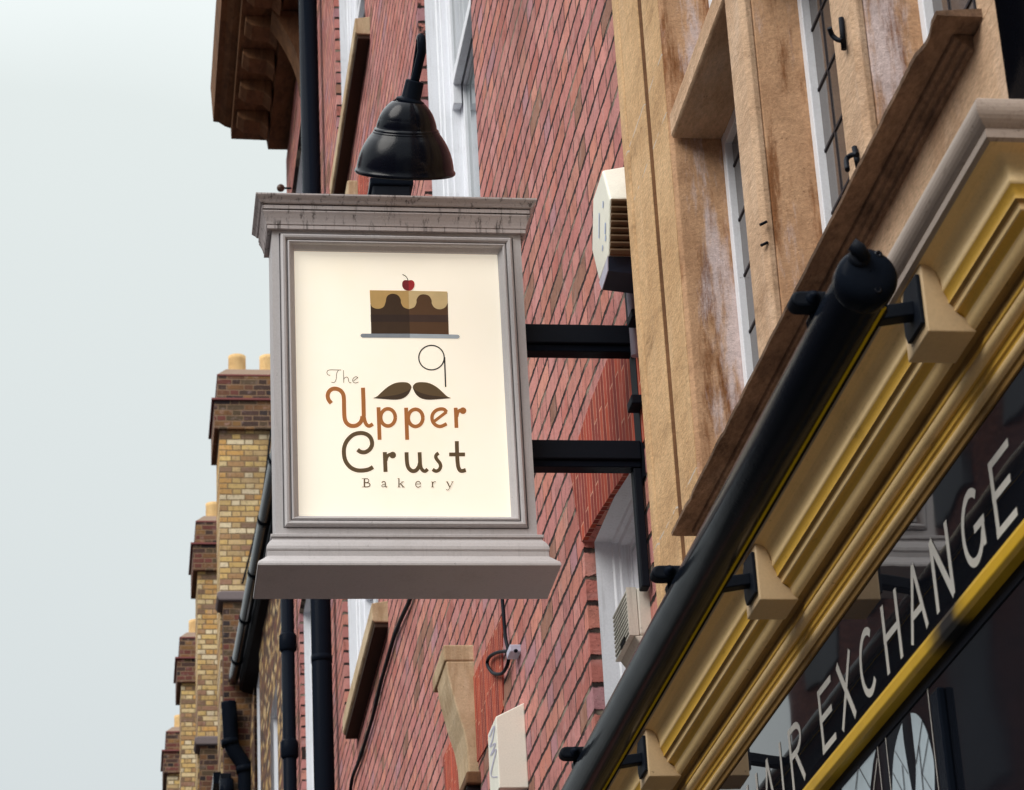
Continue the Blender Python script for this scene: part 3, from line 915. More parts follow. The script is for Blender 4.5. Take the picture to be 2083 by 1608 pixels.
emb['ch_l'] = ([(652, 156)] + cr([(652, 158), (638, 155), (622, 158), (613, 172), (613, 192), (622, 210), (638, 220), (655, 222)], 4), 9)
emb['ch_r'] = ([(652, 156)] + cr([(652, 158), (668, 155), (682, 160), (690, 175), (689, 194), (680, 211), (668, 220), (655, 222)], 4), 9)
bpy.data.objects.remove(cake)
names = {'cake_l': 'cake_sponge', 'cake_r': 'cake_sponge', 'band_l': 'cake_filling', 'band_r': 'cake_filling', 'ice_l': 'cake_icing', 'ice_r': 'cake_icing', 'plate_l': 'cake_plate', 'plate_r': 'cake_plate', 'ch_l': 'cherry', 'ch_r': 'cherry'}
for k, (pts, l) in emb.items():
    m = MB()
    flat(m, pts, l)
    m.build(names[k], k, pn)
word('cherry_stalk', [(cr([(614, 120), (628, 126), (642, 140), (650, 158)]), 5)], 'ink_dark')
word('monocle', [(ell(797, 643, 80, 77, n=44), 8), ([(879, 640), (886, 828)], 9)], 'ink_dark')
for sgn in (1, -1):
    mir = (lambda x: x) if sgn == 1 else (lambda x: 1350 - x)
    upl = cr([(428, 898), (455, 886), (485, 858), (520, 828), (565, 804), (610, 797), (648, 801), (668, 818), (671, 834)], 4)
    mid = cr([(671, 834), (650, 850), (610, 868), (560, 880), (500, 888), (428, 898)], 4)
    lowc = cr([(428, 898), (500, 904), (572, 908), (620, 898), (652, 872), (671, 834)], 4)
    m = MB()
    flat(m, [(mir(x), y) for x, y in upl + mid[1:-1]], 2)
    m.build('moustache', 'ink_brown', pn)
    m = MB()
    flat(m, [(mir(x), y) for x, y in lowc[:-1] + mid[:-1]], 4)
    m.build('moustache_shade', 'ink_deep', pn)

# ------------------------------------------------------------------ sign lamp
YL = 5.47
pr = U(824, 350, 1, YL)
mpp = pr.dot(fw) / F_PX
ax = V((0.0, -math.sin(math.radians(36.3)), math.cos(math.radians(36.3)))).normalized()
lp = thing('sign_lamp', 'black enamel gooseneck lamp leaning over the top of the sign', 'lamp', (0.66, 5.80, tz(3.150, 0.039)))
k = 1 / 4.019 * mpp
outer = [((1400 - y) * k, r * mpp) for y, r in ((1418, 100), (1408, 102.5), (1396, 102.8), (1384, 101), (1378, 99.5), (1340, 98.2), (1290, 95.5), (1240, 91.5), (1190, 86), (1140, 79.0), (1105, 72.5), (1088, 68.2),
                                                (1082, 68.4), (1074, 67.8), (1066, 64.8), (1058, 62.2), (1020, 61), (980, 58.2), (945, 54.2), (910, 48.3), (875, 40.5), (850, 33.2), (832, 26.5))]
inner = [(h + (0.004 if i < 12 else 0.006), r * 0.965) for i, (h, r) in enumerate(outer)]
MB().lathe(pr, ax, outer + inner[::-1], 64).build('shade', 'black_gloss', lp)
ax2 = (ax + V((0.20, 0, 0))).normalized()
pk_ = pr + ax * (1400 - 838) * k - ax2 * (1400 - 838) * k + V((0.006, 0, 0))
MB().lathe(pk_, ax2, [((1400 - y) * k, r * mpp) for y, r in ((846, 0.1), (846, 27), (838, 28), (826, 30), (812, 29), (804, 25), (796, 21), (792, 20), (660, 19), (652, 17.5), (648, 0.1))], 32).build('socket', 'black_satin', lp)
s0 = pk_ + ax2 * ((1400 - 660) * k)
s1 = pk_ + ax2 * ((1400 - 415) * k)
dd = V((0.0, 1, 0))
path = [s0, s0.lerp(s1, 0.5), s1]
c0 = s1
for i in range(1, 10):
    a = math.radians(i * 18)
    path.append(c0 + ax * (0.032 * math.sin(a)) + (V((0, math.cos(math.radians(36.3)), math.sin(math.radians(36.3)))) * (0.024 * (1 - math.cos(a)))))
bx = V((0.64, 5.80, tz(3.150, 0.039)))
path.append(path[-1].lerp(bx, 0.35) + V((0.0, 0.02, 0)))
path.append(bx + V((0, 0, 0.12)))
path.append(bx + V((0, 0, 0.02)))
pth = cr([tuple(q) for q in path], 4)
MB().tube(pth, 0.0100, 16).build('arm', 'black_satin', lp)
bz = tz(3.150, 0.039)
MB().box(0.594, 0.688, 5.765, 5.845, bz, bz + 0.066).build('mounting_box', 'black_matt', lp, bevel=0.004)
MB().box(0.588, 0.694, 5.760, 5.850, bz + 0.066, bz + 0.084).build('mounting_box_lid', 'black_satin', lp, bevel=0.003)

# ------------------------------------------------------------------ steel wall bracket of the sign
zt0, zt1, zt2 = U(1180, 660, 1, 5.78).z, U(1180, 698, 1, 5.78).z, U(1180, 712, 1, 5.78).z
br = thing('wall_bracket', 'black steel bracket of two double beams holding the sign off the wall', 'bracket', (1.21, 5.80, 2.1))
for off in (0, 1):
    if off:
        zt0, zt1, zt2 = U(1190, 895, 1, 5.78).z, U(1190, 933, 1, 5.78).z, U(1190, 947, 1, 5.78).z
    b_ = MB().box(SX1 - 0.01, 1.214, 5.78, 5.835, zt1, zt0).build('beam', 'black_matt', br, bevel=0.003)
    MB().box(SX1 - 0.01, 1.213, 5.788, 5.83, zt2, zt1 - 0.001).build('channel', 'black_satin', b_, bevel=0.002)
MB().box(1.2145, 1.2195, 5.772, 5.843, zt2 - 0.03, 3.0).build('fixing_plate', 'black_matt', br)
MB().box(1.194, 1.214, 5.790, 5.828, U(1320, 1190, 1, 5.78).z, zt2 - 0.0005).build('wall_plate', 'black_matt', br, bevel=0.003)

# ------------------------------------------------------------------ sandstone building
sb = thing('stone_building', 'sandstone front with leaded mullioned windows right of the sign', 'building', (XS, 4.0, -1.6))
ZS = 1.925
Y1a, Y1b, Y2a, Y2b, Y3a, Y3b = 4.351, 4.898, 3.682, 4.230, 3.021, 3.561
ZH, ZTT = 2.83, 2.905
ZTOP = 5.2
XR = XS + 0.105
PB = XS + 0.05
MB().prism_z([(1.40, 5.39), (XS + 0.008, 5.39), (XS, 5.382), (XS, 5.335), (XS + 0.004, 5.330), (PB, 5.330), (1.40, 5.33)], 0.9, ZTOP).build('pilaster', 'pilaster', sb, bevel=0.001)
MB().prism_z([(XS + 0.020, 5.3295), (XS + 0.012, 5.314), (1.40, 5.3135), (1.40, 5.3295)], 0.9, ZTOP).build('groove', 'stone_brown', sb)  # brown tone stands in for shade inside the pilaster grooves
MB().prism_z([(1.40, 5.313), (XS + 0.004, 5.313), (XS + 0.0005, 5.310), (XS + 0.0005, 5.124), (XS + 0.003, 5.120), (1.40, 5.120)], ZS, ZTOP).build('pilaster', 'pilaster', sb, bevel=0.001)
MB().prism_z([(XS + 0.0045, 5.1195), (XS + 0.016, 5.112), (XS + 0.020, 5.094), (XS + 0.010, 5.076), (1.40, 5.0755), (1.40, 5.1195)], ZS, ZTOP).build('groove', 'stone_brown', sb)
MB().prism_z([(1.40, 5.075), (XS + 0.006, 5.075), (XS + 0.001, 5.070), (XS + 0.001, Y1b + 0.0125), (1.40, Y1b + 0.0125)], ZS, ZTOP).build('pilaster', 'pilaster', sb, bevel=0.001)
MB().prism_z([(XS + 0.002, Y1b + 0.012), (XS + 0.010, Y1b), (XR, Y1b - 0.012), (1.40, Y1b - 0.012), (1.40, Y1b + 0.012)], ZS, ZTOP).build('jamb', 'reveal', sb, bevel=0.002)
MB().box(XS + 0.0008, 1.40, 2.0, 5.313, 0.9, ZS).build('lower_wall', 'stone', sb)


def mullion(ya, yb):
    m_ = MB().prism_z([(XR + 0.1, yb - 0.008), (XR, yb - 0.008), (XS + 0.024, yb - 0.001), (XS + 0.024, ya + 0.001), (XR - 0.03, ya - 0.010), (XR, ya - 0.016), (XR + 0.1, ya - 0.016)], ZS, ZTOP) \
        .build('mullion', 'reveal', sb, bevel=0.003)
    MB().prism_z([(XS + 0.0235, yb - 0.0012), (XS + 0.012, yb), (XS + 0.002, yb - 0.010), (XS + 0.002, ya + 0.010), (XS + 0.012, ya), (XS + 0.0235, ya + 0.0012)], ZS, ZTOP).build('front_face', 'stone', m_, bevel=0.002)


mullion(Y2b, Y1a)
mullion(Y3b, Y2a)
MB().prism_z([(1.40, Y3a), (XR, Y3a), (XS + 0.012, Y3a - 0.002), (XS + 0.002, Y3a - 0.010), (XS + 0.002, 2.91), (XS + 0.012, 2.90), (XS + 0.012, 2.0), (1.40, 2.0)], ZS, ZTOP).build('pier', 'stone', sb, bevel=0.004)
for n_, (a, b) in enumerate(((Y1a, Y1b), (Y2a, Y2b), (Y3a, Y3b))):
    e = 0.012
    MB().prism_y([(XS + 0.006, ZH), (XS + 0.002, ZH + 0.006), (XS + 0.002, ZTT - 0.02), (XS + 0.02, ZTT), (XR + 0.05, ZTT), (XR + 0.05, ZH)], a - 0.016, b - 0.008).build('transom', 'stone', sb, bevel=0.003)
    for z0, z1 in ((ZS, ZH), (ZTT, 3.75)):
        xf = XR + 0.004
        t = 0.026
        m = MB()
        m.box(xf, xf + 0.03, b - 0.012 - t, b - 0.012, z0, z1)
        m.box(xf, xf + 0.03, a - 0.014, a - 0.014 + t, z0, z1)
        m.box(xf + 0.001, xf + 0.029, a - 0.014 + t, b - 0.012 - t, z1 - t, z1)
        m.box(xf + 0.001, xf + 0.029, a - 0.014 + t, b - 0.012 - t, z0, z0 + t)
        w = m.build('leaded_window', 'white_paint', sb, bevel=0.002)
        MB().box(xf + 0.016, xf + 0.019, a, b - 0.03, z0 + 0.01, z1 - 0.01).build('pane', 'glass_lead', w)
        ld = MB()
        zz = z0 + 0.05 + 0.045 * n_
        while zz < z1 - 0.03:
            ld.box(xf + 0.0135, xf + 0.0158, a + 0.012, b - 0.038, zz - 0.0026, zz + 0.0026)
            zz += 0.129
        for fy in (0.075, 0.185, 0.30, 0.41):
            yy = b - 0.038 - fy
            ld.box(xf + 0.0140, xf + 0.0155, yy - 0.0028, yy + 0.0028, z0 + t, z1 - t)
        ld.build('lead_strips', 'lead', w)
MB().box(XS + 0.001, 1.40, 2.0, 5.08, 3.75 if False else ZTOP, ZTOP + 0.4).build('upper_wall', 'stone', sb)
# moulded sill running under the three lights
ysn, ysf = U(1997, 40, 0, XS).y, 4.905
zsb = 1.078 / 0.5578
sp = [(1.0785, zsb), (1.0775, zsb + 0.006), (XS, zsb + 0.012), (1.26, zsb + 0.030), (1.26, zsb - 0.001), (XS, zsb - 0.001), (1.088, zsb - 0.001)]
n = 160
lp_ = []
for i in range(n + 1):
    y = ysn + (ysf - ysn) * i / n
    nv = lambda k, o_: mnoise.noise(V((y * k, o_, 3.1)))
    chip = max(0.0, nv(9, 7.0) - 0.28) * 0.012
    j1, j2 = chip + nv(14, 0.3) * .0010 + nv(55, 2.0) * .0006, -chip * 0.6 + nv(17, 5.0) * .0010 + nv(60, 9.0) * .0006
    lp_.append([(x + (j1 if q < 2 else 0), y, z + (j2 if q < 2 else 0)) for q, (x, z) in enumerate(sp)])
MB().rings(lp_, True, True).build('window_sill', 'stone_sill', sb)
sl_ = bpy.data.objects['window_sill']
MB().prism_y([(XS - 0.027, zsb - 0.0015), (XS - 0.025, zsb - 0.008), (XS - 0.019, zsb - 0.010), (XS - 0.016, zsb - 0.016), (XS - 0.009, zsb - 0.018), (XS - 0.007, zsb - 0.026), (XS + 0.02, zsb - 0.028), (XS + 0.02, zsb - 0.0015)], ysn + 0.045, ysf - 0.03).build('under_moulding', 'stone_sill', sl_, bevel=0.002)
# iron pintle hooks on the mullion
for plate, hook in (([(1711, 37), (1717, 101)], [(1714, 83), (1703, 81), (1693, 72), (1687, 57)]), ([(1738, 300), (1747, 346)], [(1744, 315), (1732, 316), (1722, 325), (1724, 346)])):
    m = MB()
    m.tube([U(x, y, 0, XS - 0.004) for x, y in plate], 0.0048, 8)
    pts = [U(x, y, 0, XS - 0.010 - 0.006 * i) for i, (x, y) in enumerate(hook)]
    m.tube(cr([tuple(q) for q in pts], 5), 0.0042, 10)
    m.build('pintle_hook', 'black_matt', sb)
for q in ((1549, 455), (1551, 497)):
    c = U(*q, 0, XS)
    MB().tube([c + V((-0.003, 0, -0.003)), c + V((0.01, 0, 0.004))], 0.0028, 8).build('iron_stub', 'black_matt', sb)

xn = XS - 0.05
yn = U(2072, 100, 0, xn).y
d3 = thing('downpipe', 'glossy black downpipe at the right edge beside the sandstone pier', 'drainpipe', (xn, yn - 0.02, -1.6))
MB().tube([(xn + 0.012, yn - 0.022, 1.62), (xn + 0.012, yn - 0.022, 4.5)], 0.04, 24).build('pipe', 'black_gloss', d3)

# ------------------------------------------------------------------ shopfront
sf = thing('shopfront', 'cream and ochre moulded shopfront with white letters on its dark glass fascia', 'shopfront', (XG, 4.2, -1.6))
YN, YF = 2.68, 7.2


def sweep(prof, name, mat, parent=sf, smooth=False):
    """moulding run along the street with a mitred return at its near end"""
    loops = []
    for x, z in prof:
        loops.append([(x, YF, z), (x, YN + (x - 1.0), z), (1.42, YN + (x - 1.0), z)])
    vs = [p for l in loops for p in l]
    fs = []
    for i in range(len(loops) - 1):
        for k in range(2):
            fs.append((i * 3 + k, i * 3 + k + 1, (i + 1) * 3 + k + 1, (i + 1) * 3 + k))
    return MB().add(vs, fs, smooth).build(name, mat, parent)


def arc(p, q, bulge, n=7):
    (x0, z0), (x1, z1) = p, q
    out = []
    for i in range(n + 1):
        t = i / n
        b = bulge * 4 * t * (1 - t)
        dx, dz = x1 - x0, z1 - z0
        out.append((x0 + dx * t - dz * b, z0 + dz * t + dx * b))
    return out


sweep([(1.42, 1.630), (1.02, 1.622), (1.004, 1.619)] + arc((1.001, 1.616), (1.011, 1.584), -0.18) + [(1.0125, 1.5835)], 'cornice_lip', 'cream_lip')
sweep([(1.0125, 1.5835), (1.0125, 1.5815), (1.0105, 1.580), (1.0110, 1.570), (1.0175, 1.5675)], 'fillet', 'cream_lip')
# big cove, second cove
cv = [(1.0175, 1.5675), (1.026, 1.5665), (1.032, 1.5640)] + arc((1.032, 1.5640), (1.0445, 1.530), 0.16, 12) + arc((1.0445, 1.530), (1.0515, 1.5105), 0.10, 7)[1:]
sweep(cv[:17], 'cove', 'cream', smooth=True)
sweep(cv[16:], 'cove_foot', 'ochre', smooth=True)
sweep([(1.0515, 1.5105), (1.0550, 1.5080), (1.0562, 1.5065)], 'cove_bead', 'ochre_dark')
sweep([(1.0562, 1.5065), (1.0577, 1.5055), (1.0584, 1.4995), (1.0604, 1.4985)], 'fillet', 'cream')
lc_ = arc((1.0604, 1.4985), (1.0730, 1.4865), 0.16, 8) + arc((1.0730, 1.4865), (1.0820, 1.4735), -0.12, 8)[1:]
sweep(lc_[:7], 'lower_cove_top', 'ochre', smooth=True)
sweep(lc_[6:], 'lower_cove', 'cream', smooth=True)
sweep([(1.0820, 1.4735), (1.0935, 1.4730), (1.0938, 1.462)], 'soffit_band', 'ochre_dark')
sweep([(1.0938, 1.462), (1.0930, 1.4600), (1.0935, 1.4570), (1.0955, 1.4560)], 'bead', 'ochre')
sweep(arc((1.0955, 1.4560), (1.1040, 1.4420), -0.25), 'roll_moulding', 'cream')
sweep([(1.1040, 1.4420), (1.1075, 1.4410), (1.1078, 1.4345), (1.1065, 1.4335), (1.1068, 1.4300), (1.1095, 1.4290), (1.1098, 1.4235)], 'stepped_fillet', 'ochre')
sweep(arc((1.1098, 1.4235), (1.1140, 1.4100), -0.25), 'bead', 'cream')
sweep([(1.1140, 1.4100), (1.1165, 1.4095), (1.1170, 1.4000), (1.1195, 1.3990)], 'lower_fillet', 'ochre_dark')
# corbels with plates
CX0 = 1.0195
YCs = [3.016, 4.013, 5.010]
for yc in YCs:
    y0, y1 = yc, yc + 0.096
    pr_ = [(CX0, 1.5725), (CX0, 1.4705), (1.084, 1.4705), (1.084, 1.4760), (1.0775, 1.486), (1.063, 1.497), (1.060, 1.506), (1.054, 1.512), (1.048, 1.525), (1.044, 1.54), (1.038, 1.562), (1.03, 1.5675)]
    MB().prism_y(pr_, y0, y1).build('corbel', 'corbel', sf, bevel=0.0018)
# glass fascia, yellow transom rail, lower window
kk = XG / 1.11
MB().box(XG, XG + 0.004, 2.5, YF, 1.2, 1.3995).build('fascia_glass', 'glass_shop', sf)
MB().prism_y([(1.097, 1.1905), (1.097, 1.1760), (1.103, 1.171), (1.13, 1.171), (1.13, 1.2115), (1.118, 1.2115), (1.103, 1.2015)], 2.5, YF).build('transom_rail', 'yellow', sf, bevel=0.002)
MB().box(XG - 0.002, XG + 0.02, 2.5, YF, 1.152, 1.1708).build('window_head', 'black_matt', sf)
MB().box(XG, XG + 0.004, 2.5, YF, -1.0, 1.1515).build('shop_window', 'glass_low', sf)
LZ0, LH = 1.2215 * kk, 0.1055 * kk


def letters():
    def put(yl, yr, strokes, nm):
        m = MB()
        w_ = (yl - yr) * kk
        i = 0
        for pts, w in strokes:
            i += 1
            xx = XG - 0.0006 - i * 0.00008
            m.ribbon([(u * w_, v * LH) for u, v in pts], w, lambda a, b: V((xx, yl * kk - a, LZ0 + b)))
        m.build('letter', 'letter', sf)
    T, H = 0.0138, 0.0114
    t = T / 2 / 0.082
    h = H / 2 / LH
    stem = lambda u: ([(u, 0), (u, 1)], T)
    bar = lambda v, a=0.0, b=1.0: ([(a, v), (b, v)], H)
    E_ = [stem(t), bar(1 - h), bar(0.52, 0, 0.9), bar(h)]
    put(3.112, 3.026, E_, 'E')
    put(4.052, 3.964, E_, 'E')
    arcC = [(0.5 + (0.5 - t) * math.cos(math.radians(a)), 0.5 + (0.5 - h) * math.sin(math.radians(a))) for a in range(50, 316, 8)]
    put(3.797, 3.700, [(arcC, 0.0125)], 'C')
    arcG = [(0.5 + (0.5 - t) * math.cos(math.radians(a)), 0.5 + (0.5 - h) * math.sin(math.radians(a))) for a in range(50, 346, 8)]
    put(3.252, 3.152, [(arcG, 0.0125), ([(1 - t, 0.12), (1 - t, 0.47)], 0.012), ([(0.55, 0.45), (1.0, 0.45)], H)], 'G')
    put(3.394, 3.304, [stem(t), stem(1 - t), ([(t * 0.8, 1), (1 - t * 0.8, 0)], 0.0145)], 'N')
    put(3.526, 3.434, [([(0.07, 0), (0.5, 1)], 0.0125), ([(0.93, 0), (0.5, 1)], 0.0125), ([(0.2, 0.34), (0.8, 0.34)], H)], 'A')
    put(3.656, 3.568, [stem(t), stem(1 - t), bar(0.5)], 'H')
    put(3.928, 3.838, [([(0.06, 1), (0.94, 0)], 0.0145), ([(0.94, 1), (0.06, 0)], 0.0125)], 'X')
    R_ = [stem(t), ([(0, 1 - h), (0.45, 1 - h)] + [(0.45 + 0.42 * math.cos(math.radians(a)), 0.74 + (0.26 - h) * math.sin(math.radians(a))) for a in range(80, -91, -10)] + [(0, 0.48 + h)], 0.0115), ([(0.45, 0.5), (0.94, 0)], 0.0135)]
    put(4.264, 4.170, R_, 'R')
    put(4.332, 4.318, [([(0.5, 0), (0.5, 1)], 0.0125)], 'I')
    put(4.470, 4.378, [([(0.07, 0), (0.5, 1)], 0.0125), ([(0.93, 0), (0.5, 1)], 0.0125), ([(0.2, 0.34), (0.8, 0.34)], H)], 'A')
    put(4.590, 4.502, [stem(t), stem(1 - t), bar(0.5)], 'H')


letters()
# pale leaf shapes and thin lines on the lower window
zl = lambda x, y, d=0.0008: U(1500 + x / 4.528, 1380 + y / 4.528, 0, XG - d)
petals = [cr([(1517, 415), (1480, 520), (1445, 680), (1430, 870), (1428, 1100)], 4) + cr([(1620, 1100), (1590, 930), (1560, 760), (1530, 560), (1517, 415)], 4)[:-1],
          cr([(1595, 322), (1640, 325), (1690, 375), (1740, 480), (1780, 620), (1812, 800), (1817, 1100)], 4) + cr([(1640, 1100), (1645, 800), (1625, 600), (1595, 322)], 4)[:-1],
          [(940, 985), (1285, 597), (1250, 780), (1225, 1000), (1222, 1100), (1000, 1100)]]
for pt in petals:
    MB().poly([zl(*q) for q in pt]).build('frosted_leaf', 'decal', sf)
for i, ln in enumerate([[(1360, 515), (1747, 75)], [(1747, 75), (1862, 1100)], [(1360, 515), (1422, 1100)], [(1285, 597), (1340, 1100)], [(1288, 740), (1245, 1100)]]):
    MB().ribbon(ln, 5, lambda x, y: zl(x, y, 0.0010 + i * 0.0001)).build('outline', 'letter', sf)
for i, ln in enumerate([[(1450, 670), (1572, 880)], [(1430, 870), (1530, 1060)], [(1700, 390), (1642, 790)], [(1760, 525), (1700, 880)], [(1670, 620), (1712, 1060)], [(1700, 880), (1800, 1050)],
                        [(1110, 810), (1222, 1010)], [(1110, 810), (1082, 1060)], [(1515, 800), (1540, 1060)]]):
    MB().ribbon(ln, 6, lambda x, y: zl(x, y, 0.0016 + i * 0.0001)).build('thin_line', 'lead', sf)
zst = [zl(1815, 110, 0.004), zl(1905, 20, 0.004), zl(1985, 1100, 0.004), zl(1880, 1100, 0.004)]
y0s, y1s = U(1917, 1500, 0, XG).y, U(1935, 1500, 0, XG).y
MB().box(XG - 0.012, XG, y1s, y0s, -0.6, 1.13).build('window_stile', 'black_satin', sf, bevel=0.003)  # upright modelled in place of a reflection in the glass

# ------------------------------------------------------------------ awning
aw = thing('awning', 'closed black awning cassette on bracket arms along the cream shopfront', 'awning', (0.95, 4.2, 1.48))
TX, TZ, TR = 0.9155, 1.4955, 0.0362
YT0 = U(1765, 560, 0, TX).y
YT1 = 7.0
# cassette: tube with a slot for the fabric
n = 40
secs = []
for yy in (YT0 + 0.03, YT1):
    secs.append([(TX + TR * math.cos(2 * math.pi * i / n), yy, TZ + TR * math.sin(2 * math.pi * i / n)) for i in range(n)])
MB().rings(secs, False, True, True).build('cassette', 'black_satin', aw)
capp = [(0.030, TR), (0.0296, TR * 1.06), (0.027, TR * 1.085), (0.006, TR * 1.085), (0.000, TR * 1.06), (-0.006, TR * 0.95), (-0.010, TR * 0.78), (-0.0125, TR * 0.5), (-0.0135, 0.001)]
ec = MB().lathe((TX, YT0, TZ), (0, 1, 0), capp, 40).build('end_cap', 'black_satin', aw)
cc = V((TX - 0.012, YT0 - 0.011, TZ + 0.019))
MB().lathe(cc + V((0, 0.006, 0)), (0, -1, 0), [(0, 0.014), (0.010, 0.0135), (0.0125, 0.011), (0.0125, 0.001)], 20).build('gear_boss', 'black_matt', ec)
MB().tube([cc + V((0.006, -0.006, -0.004)), cc + V((-0.002, -0.012, 0.006)), cc + V((-0.011, -0.012, 0.013))], [0.0085, 0.009, 0.009], 12).build('crank_eye', 'black_matt', ec)
for dx, dz in ((0.014, 0.026), (0.008, -0.024)):
    MB().lathe((TX + dx, YT0 - 0.0075, TZ + dz), (0, -1, 0), [(0, 0.0052), (0.003, 0.005), (0.004, 0.0035), (0.002, 0.001)], 14).build('screw', 'black_gloss', ec)
a_ = math.radians(-30)
ex, ez = TX + TR * math.cos(a_), TZ + TR * math.sin(a_)
MB().prism_y([(ex - 0.004, ez + 0.002), (ex + 0.0035, ez + 0.0005), (ex + 0.0035, ez - 0.0016), (ex - 0.004, ez - 0.001)], YT0 + 0.05, YT1).build('fabric_edge', 'fabric', aw)
MB().prism_y([(ex + 0.0037, ez + 0.0022), (ex + 0.0052, ez + 0.0010), (ex + 0.0052, ez - 0.0060), (ex + 0.0037, ez - 0.0056)], YT0 + 0.05, YT1).build('hood_edge', 'black_matt', aw)  # flap added to keep the yellow edge out of the glass reflection
for yc in YCs:
    ym = yc + 0.048
    pl = MB()
    pts = [(ym - 0.042, 1.556), (ym + 0.014, 1.5580), (ym + 0.026, 1.546), (ym + 0.030, 1.530), (ym + 0.030, 1.500), (ym + 0.022, 1.4855), (ym - 0.042, 1.4855)]
    pl.prism_x(pts, CX0 - 0.006, CX0 - 0.0005)
    plate = pl.build('bracket_plate', 'black_matt', aw, bevel=0.001)
    bl = MB()
    for by in (ym - 0.033, ym + 0.019):
        for bz_ in (1.546, 1.495):
            bl.lathe((CX0 - 0.005, by, bz_), (-1, 0, 0), [(0, 0.0090), (0.003, 0.0090), (0.0032, 0.0068), (0.010, 0.0066), (0.0105, 0.0038), (0.0155, 0.0036), (0.0157, 0.0001)], 12)
    bl.build('bolts', 'black_satin', plate)
    MB().prism_y([(CX0 - 0.005, 1.5285), (CX0 - 0.005, 1.5085), (TX + 0.01, 1.494), (TX + 0.01, 1.514)], ym - 0.020, ym + 0.006).build('arm', 'black_matt', aw, bevel=0.002)
    # knuckle that shows above the tube
    kp = MB()
    kx, kz = TX - 0.040, TZ + 0.036
    kp.prism_y([(kx - 0.010 + 0.0125 * math.cos(math.radians(a)), kz + 0.0115 * math.sin(math.radians(a))) for a in range(90, 271, 20)] + [(kx + 0.03, kz - 0.0115), (kx + 0.045, kz - 0.002), (kx + 0.03, kz + 0.0115)], ym - 0.016, ym + 0.014)
    kn = kp.build('hinge_arm', 'black_matt', aw, bevel=0.004)
    MB().lathe((kx + 0.006, ym - 0.016, kz), (0, -1, 0), [(0, 0.0095), (0.004, 0.0095), (0.004, 0.0065), (0.009, 0.006), (0.010, 0.0035), (0.0125, 0.0032), (0.0126, 0.0001)], 14).build('bolt', 'black_satin', kn)
    MB().prism_y([(kx + 0.004, kz - 0.012), (kx + 0.03, kz - 0.012), (kx + 0.028, kz - 0.046), (kx + 0.016, kz - 0.050), (kx + 0.008, kz - 0.034)], ym + 0.0, ym + 0.03).build('clamp', 'black_satin', kn, bevel=0.004)

# ------------------------------------------------------------------ far terrace
SC = 28.0 / 33.0
zq = lambda x, y, Y: U(300 + x / 5.025, 680 + y / 5.025, 1, Y)
Y1 = 28.0
ref = {k: zq(x, y, Y1) for k, (x, y) in dict(shaft=(735, 1010), band_b=(690, 985), band_t=(680, 700), tile=(670, 683), block=(715, 418), flt=(830, 358), pot0=(830, 170), pot1=(1012, 170), pot2=(1150, 172)).items()}
pr0 = ref['pot1'].x - ref['pot0'].x
shafts = [zq(735, 1010, Y1).x, U(402, 1250, 1, Y1 * 1.16).x, U(368.5, 1420, 1, Y1 * 1.32).x, U(340, 1590, 1, Y1 * 1.48).x, U(318, 1700, 1, Y1 * 1.64).x]
HL = ['yellow stock brick house nearest behind the sign, its chimney tallest', 'second stock brick house along the terrace, chimney just left of the nearest',
      'third stock brick house along the terrace, chimney midway down the row', 'fourth stock brick house, its chimney lowest and farthest left', 'last stock brick house at the end of the terrace, nearly hidden']
